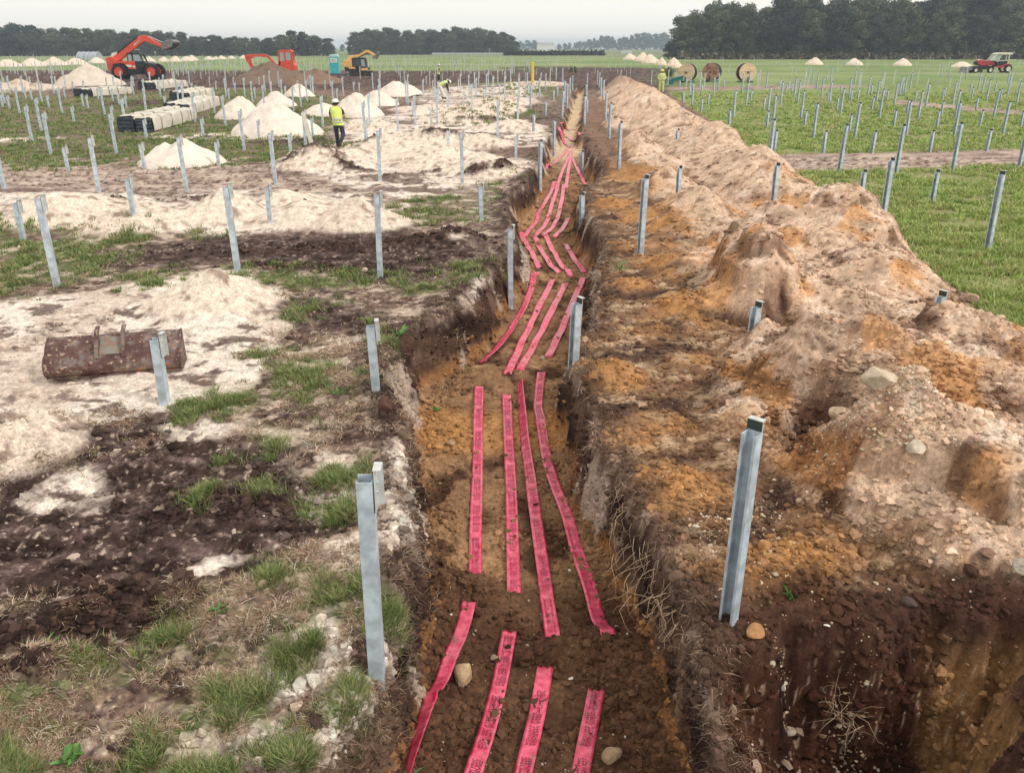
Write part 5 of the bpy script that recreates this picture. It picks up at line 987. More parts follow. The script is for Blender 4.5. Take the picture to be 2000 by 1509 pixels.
# toilet on its skid
x, y, z = site(655, 146); W = empty('portable_toilet', (x, y, .12), R(4), 'blue-green portable toilet cabin with pale roof between the two excavators', 'portable toilet'); W.scale = (1.05, 1.05, 1.1)
M_TEAL = painted('turquoise_plastic', (.06, .50, .55)); M_TROOF = painted('pale_roof', (.45, .68, .66))
b = MB(); b.box((0, 0, 1.02), (1.15, 1.15, 2.04))
for s_ in (-.5, -.3, .3, .5): b.box((s_, -.58, .7), (.05, .03, 1.2))
b.build('cabin', M_TEAL, W, bevel=.03)
b = MB(); b.prism([(-.62, 2.04), (.62, 2.04), (.5, 2.32), (-.5, 2.32)], -.62, .62); b.build('roof', M_TROOF, W, bevel=.03)
b = MB(); b.box((0, -.592, 1.62), (.9, .012, .55)); sg = b.build('sign', M_WHITE, W); flat_text('WC', (-.36, 1.45), .72, .34, -.604, mat('teal_ink', (.05, .3, .33), .6), sg)
b = MB(); b.box((0, -.585, .66), (.7, .02, 1.15)); b.box((.28, -.60, .9), (.05, .03, .12)); b.build('door', M_TEAL, W)
b = MB(); b.box((0, 0, .0), (3.4, 2.2, .16)); b.box((0, -1.12, -.02), (1.3, .04, .2)); b.box((2.3, -.2, -.02), (1.6, .12, .12), rot=Matrix.Rotation(R(8), 3, 'Y')); b.box((2.3, .5, -.02), (1.6, .12, .12), rot=Matrix.Rotation(R(8), 3, 'Y')); o = b.build('skid', mat('dark_skid', (.07, .08, .09), .7)); o.location = (x, y-.1, .06); tag(o, 'dark flat skid with ramp under the portable toilet', 'skid')
# red tractor with grader blade
def P4(L, ox=900, oz=742): return [((x-ox)/180, (oz-y)/196) for x, y in L]
x, y, z = site(1923, 142.5); K = empty('tractor', (x, y, 0), 0, 'old red tractor with pale cab roof and front blade before the dark wood', 'tractor')
M_TRED = painted('faded_red', (.42, .04, .05)); M_CREAM = painted('cream_roof', (.68, .66, .52))
pr('hood', [(P4([(590, 395), (650, 380), (980, 405), (1090, 450), (1100, 520), (880, 545), (720, 545), (620, 510)]), -.45, .45)], M_TRED, K, bevel=.08)
pr('grille', [(P4([(565, 440), (610, 420), (640, 530), (580, 500)]), -.42, .42)], M_BLACK, K)
b = MB(); b.lathe((P4([(640, 392)])[0][0], -.3, P4([(640, 392)])[0][1]), [(.02, -.12), (.14, -.12), (.16, .1), (.02, .1)], 14); b.build('headlight', M_WHITE, K)
pr('frame', [(P4([(480, 560), (900, 540), (1100, 560), (1100, 640), (450, 660)]), -.4, .4), (P4([(440, 600), (760, 560), (760, 720), (440, 720)]), -.75, -.2)], M_BLACK, K)
pr('exhaust', [(P4([(800, 300), (850, 300), (850, 385), (800, 385)]), -.15, .1), (P4([(870, 270), (880, 270), (880, 385), (870, 385)]), -.03, .03)], M_BLACK, K)
cb = pr('cab', [(P4([(950, 395), (1060, 215), (1085, 215), (980, 400)]), -.75, -.68), (P4([(1100, 440), (1200, 235), (1215, 235), (1130, 440)]), -.78, -.70), (P4([(1405, 235), (1430, 235), (1420, 500), (1395, 500)]), -.78, -.70), (P4([(1330, 250), (1345, 250), (1345, 400), (1330, 400)]), -.78, -.72), (P4([(1110, 395), (1420, 385), (1420, 405), (1110, 415)]), -.78, -.72), (P4([(950, 395), (1060, 215), (1085, 215), (980, 400)]), .6, .68), (P4([(1405, 235), (1430, 235), (1420, 500), (1395, 500)]), .6, .68)], M_CREAM, K, bevel=0)
pr('cab_side', [(P4([(1110, 420), (1400, 405), (1400, 500), (1260, 520), (1230, 560), (1110, 560)]), -.74, .6)], M_BLACK, cb)
pr('window', [(P4([(1215, 245), (1330, 250), (1330, 390), (1150, 395)]), -.75, -.74)], M_DGLASS, cb, bevel=0); pr('windscreen', [(P4([(985, 400), (1080, 235), (1195, 235), (1100, 420)]), -.70, .65)], mat('windscreen', (.40, .47, .45), .2, 0, .5), cb, bevel=0)
pr('roof', [(P4([(1060, 225), (1090, 190), (1200, 180), (1480, 178), (1497, 205), (1480, 240), (1210, 235)]), -.85, .75)], M_CREAM, K, bevel=.04)
pr('fender', [(P4([(1105, 545), (1250, 545), (1330, 490), (1430, 480), (1510, 520), (1500, 560), (1430, 515), (1340, 530), (1290, 590), (1240, 600), (1105, 590)]), -.95, -.4)], M_TRED, K)
b = MB(); b.tube([(P4([(900, 690)])[0][0], -.7, .27), (P4([(1230, 690)])[0][0], -.7, .27)], .06); b.tube([(P4([(1430, 385)])[0][0], -.5, P4([(0, 385)])[0][1]), (P4([(1640, 385)])[0][0], -.5, P4([(0, 385)])[0][1])], .05); b.build('drawbar', M_CREAM, K)
bl = pr('front_blade', [(P4([(240, 770), (290, 570), (380, 580), (440, 620), (330, 700), (280, 780)]), -1.3, .9)], M_STEEL, K)
for wx, rr_, wy in ((1430, .58, -.9), (1430, .58, .6), (960, .42, -.8), (560, .38, -.75), (560, .38, .5)): wheel(K, P4([(wx, 0)])[0][0], wy, rr_*(1.0), .4, M_CREAM)
# cable drums
M_PLY = mat('plywood', (.72, .54, .36), .7, 0, .2, .12, 3); M_PLY2 = mat('weathered_plywood', (.36, .20, .15), .8, 0, .2, .45, 2); M_CABLE = mat('wound_cable', (.035, .035, .05), .6, 0, .3, .3, 20); M_GREENP = mat('green_frame', (.02, .16, .14), .6)
def drum(px, py, rad, label, m, yaw, width=1.35, seam=True):
    x, y, z = site(px, py); o = empty('cable_drum', (x, y, z+.1), R(yaw), label, 'cable drum', 'big cable drums at the edge of the field')
    for yy, mm in ((-width/2, m), (width/2, m)):
        b = MB(); b.lathe((0, yy, rad), [(.05, -.05), (rad, -.05), (rad, .05), (.05, .05)], 36)
        f = b.build('flange', mm, o)
        if yy < 0:
            q = MB(); q.lathe((0, yy-.055, rad), [(.01, -.03), (.13, -.03), (.13, .01), (.01, .01)], 14); q.box((0, yy-.053, rad+.05), (rad*1.96, .008, .02)); q.build('hub', mat('hub_dark', (.12, .09, .07), .8), f)
    b = MB(); b.lathe((0, 0, rad), [(rad*.93, -width/2+.05), (rad*.95, -width/4), (rad*.93, 0), (rad*.95, width/4), (rad*.93, width/2-.05)], 32)
    for k in range(9): b.lathe((0, -width/2+.12+k*(width-.24)/8, rad), [(rad*.92, -.05), (rad*.965, 0), (rad*.92, .05)], 32)
    b.build('cable_winding', M_CABLE, o, smooth=True)
    b = MB()
    for sx in (-.55, .55): b.box((sx*rad, 0, -.02), (.12, width+.9, .12))
    for yy in (-width/2-.25, width/2+.25): b.prism([(-.12, 0), (.12, 0), (.05, rad*.55), (-.05, rad*.55)], yy-.04, yy+.04)
    b.build('stand', M_GREENP, o)
drum(1342, 161, .93, 'left cable drum with clean pale plywood side and dark cable showing', M_PLY, -26)
drum(1389, 160, .95, 'middle cable drum with weathered reddish-brown side and dark rim', M_PLY2, -26)
drum(1455, 161, .96, 'right cable drum, pale disc split by a crosswise seam, seen face on', M_PLY, 3)
x, y, z = site(1318, 166); b = MB(); b.box((0, 0, .45), (1.5, .1, .12)); b.box((0, .8, .45), (1.5, .1, .12)); b.lathe((-.4, .0, .28), [(.05, -.1), (.28, -.1), (.28, .1), (.05, .1)], 16); b.prism([(-.9, .4), (.8, .4), (.9, .9), (.2, .75)], .2, .7); o = b.build('drum_trailer', M_GREENP); o.location = (x, y, z); tag(o, 'dark green low trailer end between the worker in lime clothes and the left drum', 'trailer')
# wrapped bundles
M_WRAP = mat('cream_wrap', (.66, .60, .50), .55, 0, .4, .08, 2, .35, 3); M_BDARK = mat('bundle_dark_end', (.05, .06, .075), .6, 0, .3, .5, 6); M_STRAP = mat('strap', (.25, .22, .19), .7)
def bundle(a, b_, wdt, hgt, label, lead=.25):
    pa = Vector((*G(*a), 0)); pb = Vector((*G(*b_), 0)); L_ = (pb-pa).length; ang = math.atan2(pb.y-pa.y, pb.x-pa.x); z = TZ(*((pa+pb)/2).xy)
    o = empty('wrapped_bundle', (pa.x, pa.y, z), ang, label, 'wrapped bundle', 'cream wrapped bundles lying among the posts')
    for k, (yo, hh) in enumerate(((0, hgt), (wdt*.5+.03, hgt*1.12))):
        q = MB()
        for j in range(4): q.box((lead*.5, yo+wdt*.25, hh*(j+.5)/4), (lead+.15, wdt*.46, hh/4-.03))
        q.build('profile_stack', M_BDARK, o); q = MB(); q.box((L_-.12, yo+wdt*.25, hh*.5), (.3, wdt*.44, hh*.9)); q.build('far_end', M_BDARK, o)
        ns = max(8, int(L_/.35)); V = []; prof = [(-.02, .04), (-.03, .5), (.0, .97), (.08, 1.03), (.25, 1.01), (.42, 1.04), (.49, .97), (.52, .5), (.50, .04)]
        rr = random.Random(int(a[0])+k)
        for i in range(ns+1):
            xx = lead*(.3 if k == 0 else .1)+(L_-lead*.5)*i/ns; j_ = .02
            for (py_, pz_) in prof: V.append((xx+rr.gauss(0, .02), yo+py_*wdt+rr.gauss(0, j_), max(.03, pz_*hh+rr.gauss(0, j_)-(.03 if i % 5 == 2 else 0))))
        n = len(prof); q = MB(); q.add(V, [(i*n+j, i*n+j+1, (i+1)*n+j+1, (i+1)*n+j) for i in range(ns) for j in range(n-1)]); q.build('wrapping', M_WRAP, o, smooth=True)
        for i in range(4):
            xx = lead+(L_-lead)*(i+.6)/4.2; q = MB(); V = []
            for dx in (-.05, .05): V += [(xx+dx, yo+p[0]*wdt*1.03-.005, p[1]*hh*1.02+.02) for p in prof]
            q.add(V, [(j, j+1, j+1+n, j+n) for j in range(n-1)]); q.build('strap', M_STRAP, o)
bundle((300, 258), (384, 234), 1.5, .62, 'nearest cream wrapped bundle with four straps and dark stacked front end')
bundle((372, 226), (430, 207), 1.4, .6, 'second cream wrapped bundle lying in line behind the nearest one')
bundle((372, 202), (420, 190), 1.3, .7, 'third cream wrapped bundle standing behind the second, beside a tall post')
bundle((180, 190), (258, 184), 1.6, .55, 'sagging cream bundle with torn wrap below the big smooth sand heap', .35)
bundle((304, 176), (366, 170), 1.6, .6, 'cream bundle with dark front end right of the telehandler wheel', .4)
# ---------------------------------------------------------------- people
M_SKIN = mat('skin', (.42, .24, .17), .6); M_NAVY = mat('dark_trousers', (.05, .055, .075), .9, 0, .1, .2, 6); M_LIME = mat('lime_fabric', (.66, .78, .20), .7, 0, .2, .1, 4); M_LIME2 = mat('pale_lime_fabric', (.62, .70, .30), .7, 0, .2, .1, 4); M_TSHIRT = mat('dark_shirt', (.03, .035, .04), .9); M_WH = mat('white_overall', (.75, .75, .76), .8, 0, .2, .06, 4); M_BOOT = mat('boot', (.05, .045, .04), .8); M_HAIR = mat('dark_hair', (.02, .015, .012), .9); M_REFL = mat('reflective_band', (.6, .6, .58), .4, .2)
def skin_mesh(name, pts, edges_, root, m, par, sub=1):
    me = bpy.data.meshes.new(name); me.from_pydata([p[0] for p in pts], edges_, []); o = bpy.data.objects.new(name, me); COL.objects.link(o)
    s = o.modifiers.new('s', 'SKIN'); s.use_smooth_shade = True; u = o.modifiers.new('u', 'SUBSURF'); u.levels = u.render_levels = sub
    sv = me.skin_vertices[0].data
    for i, p in enumerate(pts):
        r = p[1]; sv[i].radius = (r, r) if not isinstance(r, tuple) else r; sv[i].use_root = (i == root)
    dg = bpy.context.evaluated_depsgraph_get(); dg.update(); nm = bpy.data.meshes.new_from_object(o.evaluated_get(dg)); bpy.data.objects.remove(o)
    nm.name = name; nm.materials.clear(); nm.materials.append(m); o = bpy.data.objects.new(name, nm); COL.objects.link(o); o.parent = par; return o
def chain(*names): return list(zip(names[:-1], names[1:]))
def person(J, loc, rz, label, top_m, leg_m, helmet_m, long_sleeve, vest=True, sc_=1.0, bands=True, hood=False):
    root = empty('person', loc, rz, label, 'person'); root.scale = (sc_,)*3
    names = ['pelvis', 'waist', 'chest', 'neck', 'head', 'crown', 'shl', 'ell', 'wrl', 'pal', 'shr', 'elr', 'wrr', 'par', 'hil', 'knl', 'anl', 'tol', 'hir', 'knr', 'anr', 'tor']
    rad = dict(pelvis=.145, waist=.135, chest=.16, neck=.055, head=.095, crown=.08, shl=.07, ell=.045, wrl=.03, pal=.035, shr=.07, elr=.045, wrr=.03, par=.035, hil=.095, knl=.062, anl=.042, tol=.035, hir=.095, knr=.062, anr=.042, tor=.035)
    pts = [(J[n], rad[n]) for n in names]; E = chain('pelvis', 'waist', 'chest', 'neck', 'head', 'crown')+chain('chest', 'shl', 'ell', 'wrl', 'pal')+chain('chest', 'shr', 'elr', 'wrr', 'par')+chain('pelvis', 'hil', 'knl', 'anl', 'tol')+chain('pelvis', 'hir', 'knr', 'anr', 'tor')
    ix = {n: i for i, n in enumerate(names)}; E = [(ix[a], ix[b]) for a, b in E]
    for w_, p_ in (('wrl', 'pal'), ('wrr', 'par')):
        a = Vector(J[w_]); b_ = Vector(J[p_]); d = (b_-a).normalized(); sd = d.cross(Vector((0, 0, 1)));
        if sd.length < .2: sd = Vector((1, 0, 0))
        sd.normalize()
        for k, (o_, ln) in enumerate(((-.03, .07), (-.01, .085), (.01, .08), (.03, .065), (-.055, .04))):
            st = b_ if k < 4 else a+(b_-a)*.3; q1 = st+sd*o_+d*ln*.5; q2 = st+sd*o_*1.1+d*ln+Vector((0, 0, -.012)); i0 = len(pts); pts.append((tuple(q1), .010)); pts.append((tuple(q2), .008)); E += [(ix[p_] if k < 4 else ix[w_], i0), (i0, i0+1)]
    skin_mesh('body', pts, E, 0, M_SKIN, root)
    hd_ = Vector(J['head']); cr = Vector(J['crown']); up = (cr-hd_).normalized(); fw = Vector(J.get('face', (0, 1, 0))).normalized()
    lg = [(J['waist'], .155), (J['pelvis'], .17)]+[(J[n], r) for n, r in (('hil', .115), ('knl', .085), ('anl', .07), ('hir', .115), ('knr', .085), ('anr', .07))]
    skin_mesh('trousers', lg, [(0, 1), (1, 2), (2, 3), (3, 4), (1, 5), (5, 6), (6, 7)], 1, leg_m, root)
    for a_, t_ in (('anl', 'tol'), ('anr', 'tor')):
        A_ = Vector(J[a_]); T_ = Vector(J[t_]); skin_mesh('boot', [(tuple(A_+(0, 0, .06) if False else A_+Vector((0, 0, .05))), .058), (tuple(A_), .062), (tuple(A_*.45+T_*.55), .058), (tuple(T_), .05)], [(0, 1), (1, 2), (2, 3)], 1, M_BOOT, root)
    inner_m = M_TSHIRT if vest else top_m
    arms = []
    pt = [(J['chest'], .13), (J['shl'], .08), (J['shr'], .08)]; ed = [(0, 1), (0, 2)]
    for s_, e_, w_, b0 in (('shl', 'ell', 'wrl', 1), ('shr', 'elr', 'wrr', 2)):
        e = Vector(J[e_]); w2 = Vector(J[w_]); i0 = len(pt)
        pt.append((tuple(e if long_sleeve else (Vector(J[s_])*.15+e*.85)), .062)); ed.append((b0, i0))
        if long_sleeve: pt.append((tuple(w2), .05)); ed.append((i0, i0+1))
    pt.append((J['waist'], .15)); ed.append((0, len(pt)-1))
    skin_mesh('shirt', pt, ed, 0, inner_m, root)
    sp_ = [Vector(J['pelvis'])*1.0+(Vector(J['pelvis'])-Vector(J['waist'])).normalized()*.10, Vector(J['pelvis']), Vector(J['waist']), Vector(J['chest']), Vector(J['chest']).lerp(Vector(J['neck']), .55), Vector(J['chest']).lerp(Vector(J['neck']), .85), Vector(J['neck'])]
    V_ = []; R_ = [(.20, .155), (.195, .155), (.185, .145), (.235, .165), (.235, .14), (.16, .11), (.085, .085)]
    for i_, c_ in enumerate(sp_):
        tg_ = (sp_[min(i_+1, 6)]-sp_[max(i_-1, 0)]).normalized(); sx_ = Vector((1, 0, 0)); sy_ = tg_.cross(sx_).normalized()
        for k in range(20):
            an = 2*math.pi*k/20; wv = 1+.04*math.sin(an*3+i_*1.3); V_.append(c_+sx_*math.cos(an)*R_[i_][0]*wv+sy_*math.sin(an)*R_[i_][1]*wv)
    b = MB(); b.add(V_, [(i_*20+k, i_*20+(k+1) % 20, (i_+1)*20+(k+1) % 20, (i_+1)*20+k) for i_ in range(6) for k in range(20)]); v = b.build('vest' if vest else 'jacket', top_m, root, smooth=True)
    if bands:
        for t in (.15, .75):
            c = Vector(J['waist'])*(1-t)+Vector(J['pelvis'])*t; b = MB(); b.lathe((c.x, c.y, c.z), [(.196, -.025), (.200, -.02), (.200, .02), (.196, .025)], 20, axis='z'); b.build('reflective_band', M_REFL, v, smooth=True)
    b = MB(); prof = [(.128, 0), (.125, .04), (.108, .09), (.07, .12), (.01, .13)]; b.lathe((0, 0, 0), prof, 20, axis='z'); b.box((0, .10, .01), (.17, .11, .012)); h_ = b.build('helmet', helmet_m, root, smooth=True)
    q = up.to_track_quat('Z', 'Y'); h_.rotation_mode = 'QUATERNION'; h_.rotation_quaternion = q @ Euler((0, 0, J.get('hyaw', 0))).to_quaternion(); h_.location = tuple(hd_+up*.035)
    b = MB()
    for sx in (-.035, .035): b.lathe((sx, .088, 0), [(.003, 0), (.012, .002), (.003, .012)], 8)
    b.prism([(-.014, -.045), (.014, -.045), (0, .01)], .085, .115); b.box((0, .088, -.065), (.045, .01, .008))
    f_ = b.build('face_features', M_HAIR, root); f_.rotation_mode = 'QUATERNION'; f_.rotation_quaternion = h_.rotation_quaternion; f_.location = tuple(hd_)
    b = MB(); b.lathe((0, 0, -.05), [(.085, 0), (.108, .03), (.112, .09)], 18, axis='z'); k_ = b.build('hair', M_HAIR, root, smooth=True); k_.rotation_mode = 'QUATERNION'; k_.rotation_quaternion = q; k_.location = tuple(hd_-fw*.012)
    if hood: pass
    return root
# frame: person faces +y (away from the camera)
walk = dict(pelvis=(0, 0, .93), waist=(-.02, .02, 1.10), chest=(-.03, .03, 1.32), neck=(-.04, .05, 1.50), head=(-.04, .07, 1.61), crown=(-.045, .07, 1.68), shl=(-.22, .03, 1.42), ell=(-.27, .03, 1.14), wrl=(-.20, .22, 1.05), pal=(-.15, .28, 1.05), shr=(.16, .03, 1.42), elr=(.25, .0, 1.15), wrr=(.20, .2, 1.06), par=(.14, .27, 1.06),
            hil=(-.09, .0, .88), knl=(-.08, .14, .48), anl=(-.07, .08, .09), tol=(-.08, .24, .04), hir=(.10, 0, .88), knr=(.17, -.02, .50), anr=(.06, -.34, .28), tor=(.03, -.36, .12), face=(0, 1, 0))
x, y, z = site(664, 292); person(walk, (x, y, z), R(8), 'man in a yellow-lime safety vest and white helmet walking away past sand heaps', M_LIME, M_NAVY, M_WHITE, False, True, 1.02)
stand = dict(pelvis=(0, 0, .93), waist=(0, .02, 1.12), chest=(0, .02, 1.34), neck=(0, .03, 1.50), head=(0, .05, 1.61), crown=(0, .07, 1.68), shl=(-.2, .02, 1.42), ell=(-.27, .05, 1.14), wrl=(-.12, .25, 1.05), pal=(-.06, .28, 1.04), shr=(.2, .02, 1.42), elr=(.27, .05, 1.14), wrr=(.12, .25, 1.02), par=(.06, .28, 1.0),
             hil=(-.1, 0, .88), knl=(-.12, .03, .49), anl=(-.13, 0, .09), tol=(-.14, .15, .04), hir=(.1, 0, .88), knr=(.12, .03, .49), anr=(.13, 0, .09), tor=(.14, .15, .04), face=(0, 1, 0))
x, y, z = site(1291, 184); person(stand, (x, y, z), R(165), 'worker in lime jacket and trousers with yellow helmet standing beyond the spoil bank', M_LIME2, M_LIME2, mat('yellow_helmet', (.75, .72, .10), .5), True, False, 1.1, False)
x, y, z = site(857, 163); person(stand, (x, y, z), R(-70), 'distant worker in lime vest and black trousers looking down among posts', M_LIME2, M_TSHIRT, M_WHITE, False, True, 1.1, False)
bend = dict(pelvis=(0, -.18, .90), waist=(0, .0, 1.0), chest=(0, .22, 1.07), neck=(0, .38, 1.10), head=(0, .49, 1.12), crown=(0, .56, 1.15), shl=(-.2, .28, 1.04), ell=(-.22, .36, .76), wrl=(-.12, .42, .52), pal=(-.1, .44, .46), shr=(.2, .28, 1.04), elr=(.22, .36, .76), wrr=(.12, .42, .52), par=(.1, .44, .46),
            hil=(-.1, -.15, .86), knl=(-.13, -.02, .48), anl=(-.14, .0, .09), tol=(-.15, .15, .04), hir=(.1, -.15, .86), knr=(.14, .02, .48), anr=(.16, .12, .09), tor=(.17, .26, .04), face=(0, .5, -1))
x, y, z = site(864, 194); person(bend, (x, y, z), R(-75), 'worker in white overalls and lime vest bending over between posts', M_LIME2, M_WH, M_WHITE, True, True, 1.08, False)
# yellow marker pole
x, y, z = site(1040, 166); b = MB(); b.tube([(0, 0, 0), (0, 0, 1.75)], .14, 12); b.tube([(.12, 0, .1), (.22, 0, .1)], .05, 6); b.lathe((0, 0, 1.75), [(.15, 0), (.15, .06), (.05, .12)], 12, axis='z'); o = b.build('marker_pole', mat('yellow_pole', (.75, .55, .03), .5), smooth=True); o.location = (x, y, z); tag(o, 'thick yellow upright pole left of the far end of the trench', 'pole')
# ---------------------------------------------------------------- trees
M_TRUNK = mat('bark', (.09, .08, .07), .9)
def leaf_mat(name, c, c2):
    m = bpy.data.materials.new(name); m.use_nodes = True; n = m.node_tree; p = n.nodes['Principled BSDF']; p.inputs['Roughness'].default_value = .75; p.inputs['Specular IOR Level'].default_value = .15
    oi = n.nodes.new('ShaderNodeObjectInfo'); at = n.nodes.new('ShaderNodeAttribute'); at.attribute_name = 'col'; r = n.nodes.new('ShaderNodeValToRGB'); r.color_ramp.elements[0].color = (*c, 1); r.color_ramp.elements[1].color = (*c2, 1)
    mu = n.nodes.new('ShaderNodeMix'); mu.data_type = 'RGBA'; mu.blend_type = 'MULTIPLY'; mu.inputs[0].default_value = 1; n.links.new(oi.outputs['Random'], r.inputs[0]); n.links.new(r.outputs[0], mu.inputs[6]); n.links.new(at.outputs[0], mu.inputs[7]); n.links.new(mu.outputs[2], p.inputs['Base Color']); return m
M_LF = [leaf_mat('foliage_dark', (.030, .050, .040), (.115, .130, .070)), leaf_mat('foliage_mid', (.050, .078, .056), (.14, .155, .09))]
def tree_mesh(seed, kind):                                   # unit tree, height 1
    rng = np.random.default_rng(seed); V = []; n = 0
    t = MB(); t.tube([(0, 0, 0), (.008*rng.normal(), .01, .3), (.02*rng.normal(), 0, .6), (0, 0, .9)], [.022, .017, .011, .004], 6)
    cents = []
    if kind == 'conifer':
        for k in range(26):
            h = .25+.72*k/25; a = rng.uniform(0, 6.28); r = (1-h)*.26+.02; cents.append((math.cos(a)*r, math.sin(a)*r, h, .085*(1.15-h)+.03))
    else:
        low = .04 if kind == 'broad' else .22
        for k in range(28):
            h = rng.uniform(low, .95); w_ = .22*math.sin(math.pi*min(1, ((h-low*.6+.12)/(1.14-low*.6)))**.9)+.06; a = rng.uniform(0, 6.28); r = w_*rng.uniform(.45, 1); cents.append((math.cos(a)*r, math.sin(a)*r, h, rng.uniform(.07, .12)))
        cents.append((0, 0, .9, .1)); cents.append((.02, 0, .6, .13))
    for (cx, cy, cz, r) in cents[::3]: t.tube([(0, 0, max(.15, cz-.22)), (cx*.5, cy*.5, cz-.08), (cx*.9, cy*.9, cz)], [.009, .006, .003], 4)
    P = []; C = []
    for (cx, cy, cz, r) in cents:
        m = 120; d = rng.normal(size=(m, 3)); d /= np.linalg.norm(d, axis=1)[:, None]; rr_ = r*rng.uniform(.45, 1.12, m)[:, None]; c = np.array([cx, cy, cz])+d*rr_*np.array([1.15, 1.15, .8]); sh = rng.uniform(.45, 1.7)
        u = rng.normal(size=(m, 3)); u /= np.linalg.norm(u, axis=1)[:, None]; v = np.cross(u, d+.3*rng.normal(size=(m, 3))); v /= np.linalg.norm(v, axis=1)[:, None]; s = rng.uniform(.008, .019, m)[:, None]
        for a_, b_ in ((-1, -1), (1, -.6), (.8, 1), (-1, .7)): P.append(c+u*s*a_+v*s*b_); C.append(np.tile(sh*rng.uniform(.8, 1.2, m)[:, None], (1, 3)))
    m = 120; PP_ = []; CC_ = []
    for g in range(len(cents)):
        PP_.append(np.stack(P[g*4:g*4+4], 1).reshape(-1, 3)); CC_.append(np.stack(C[g*4:g*4+4], 1).reshape(-1, 3))
    V = np.concatenate(PP_); Fq = np.arange(len(V)).reshape(-1, 4); return V, Fq, np.concatenate(CC_), t
def tree_proto(seed, kind, lm):
    o = empty('tree'); V, Fq, C, t = tree_mesh(seed, kind); tr = t.build('trunk', M_TRUNK, o, smooth=True)
    c = mesh_np('crown', V, Fq, [lm], C); c.parent = o; return o
TP = {'broad': [tree_proto(s, 'broad', M_LF[s % 2]) for s in range(5)], 'pine': [tree_proto(10+s, 'pine', M_LF[0]) for s in range(3)], 'conifer': [tree_proto(20+s, 'conifer', M_LF[0]) for s in range(2)]}
used_t = set()
def put_tree(px, D, h, label, kinds, group, wide=1.0):
    pr_ = random.choice(TP[random.choice(kinds)]); o = pr_ if id(pr_) not in used_t else copy_tree(pr_); used_t.add(id(pr_))
    x = (px-1000)/CF*(D*math.cos(CP)+CH*math.sin(CP)); s = h; o.location = (x, D, -.2); o.rotation_euler = (0, 0, random.uniform(0, 6.28)); o.scale = (s*wide, s*wide, s); tag(o, label, 'tree', group); o['label'] = label; return o
def skyline(tab, px): return float(np.interp(px, [t[0] for t in tab], [t[1] for t in tab]))
SKL = [(-60, 50), (0, 52), (50, 49), (88, 58), (150, 54), (210, 60), (330, 61), (360, 65), (400, 70), (470, 72), (525, 75), (545, 66), (590, 63), (630, 70), (658, 80)]
SKC = [(688, 68), (705, 62), (750, 57), (800, 63), (850, 60), (900, 56), (935, 58), (965, 60), (985, 62), (1012, 76)]
SKR = [(1306, 62), (1318, 38), (1345, 20), (1385, 5), (1420, 16), (1445, 12), (1470, 6), (1500, 2), (1560, -4), (1650, -3), (1800, -6), (2080, -10)]
SKF = [(1010, 80), (1040, 78), (1075, 86), (1120, 84), (1150, 76), (1180, 69), (1215, 76), (1240, 66), (1305, 64)]
SKM = [(385, 74), (480, 76), (660, 86), (690, 86)]
def wood(tab, D, step, rows_, label, group, kinds, wide=1.0, jit=.1):
    for r in range(rows_):
        px = tab[0][0]+(r*.5)*step
        while px < tab[-1][0]:
            Dr = D*(1+r*.05+random.uniform(-.012, .012)); h = 1.06*HZ(Dr, skyline(tab, px))*random.uniform(1-jit, 1.03)*(1 if r else random.uniform(.72, .98)); put_tree(px+random.uniform(-.2, .2)*step, Dr, h, label, kinds, group, wide); px += step*random.uniform(.8, 1.25)
wood(SKL, 400, 22, 3, 'tree of the dark bluish wood along the left horizon', 'wood on the left horizon', ['broad', 'pine', 'broad'], 1.25)
wood(SKC, 470, 17, 3, 'round-topped tree of the middle copse on the horizon', 'copse in the middle of the horizon', ['broad'], 1.2)
wood(SKR, 290, 30, 4, 'tall tree of the dense dark wood at upper right', 'dense wood at upper right', ['broad', 'pine', 'broad', 'broad'], 1.05, .16)
wood(SKF, 1300, 12, 2, 'pale hazy tree far off between the copse and the wood', 'hazy trees far off', ['broad', 'broad', 'conifer'], 1.3)
wood(SKM, 900, 16, 1, 'faint far tree behind the gap in the left wood', 'faint trees in the left gap', ['broad'], 1.5)
# low bushes
def bush(px, py, wpx, hpx, label, col=(.07, .10, .035), nm='bush'):
    x, y = G(px, py); r = wpx/ppm(y)/2; h = hpx/ppm(y); rng = np.random.default_rng(int(px)); m = 700 if wpx < 60 else 3000
    d = rng.normal(size=(m, 3)); d /= np.linalg.norm(d, axis=1)[:, None]; d[:, 2] = np.abs(d[:, 2]); c = d*rng.uniform(.4, 1.05, m)[:, None]*np.array([r, min(r, 2.), h]); c *= (1+.25*fbm(d[:, 0]*3+px, d[:, 1]*3, 2, 3))[:, None]
    u = rng.normal(size=(m, 3))*.07*max(h, .8); v = rng.normal(size=(m, 3))*.07*max(h, .8); V = np.stack([c, c+u, c+u+v], 1).reshape(-1, 3); Fq = np.arange(len(V)).reshape(-1, 3)
    C_ = np.tile(np.array(col), (len(V), 1))*np.repeat(rng.uniform(.6, 1.4, m), 3)[:, None]; o = mesh_np(nm, V, Fq, [M_GRASS], C_); o.location = (x, y, 0 if y > 100 else TZ(x, y)); return tag(o, label, 'bush')
bush(1119, 142, 22, 13, 'small green bush in the field beyond the far end of the trench'); bush(1305, 150, 22, 18, 'green bush between the lime-clad worker and the bright sand heaps')
b = MB(); 
xa, ya = G(985, 109); xb, yb = G(1180, 109); rng_ = random.Random(3); hb = []
m_ = 6000; rr_ = np.random.default_rng(4); tt = rr_.random(m_); c = np.stack([xa+(xb-xa)*tt, ya+rr_.uniform(-1, 1, m_), rr_.random(m_)*2.0*(1+.15*np.sin(tt*160))], 1); u = rr_.normal(size=(m_, 3))*.45; v = rr_.normal(size=(m_, 3))*.35
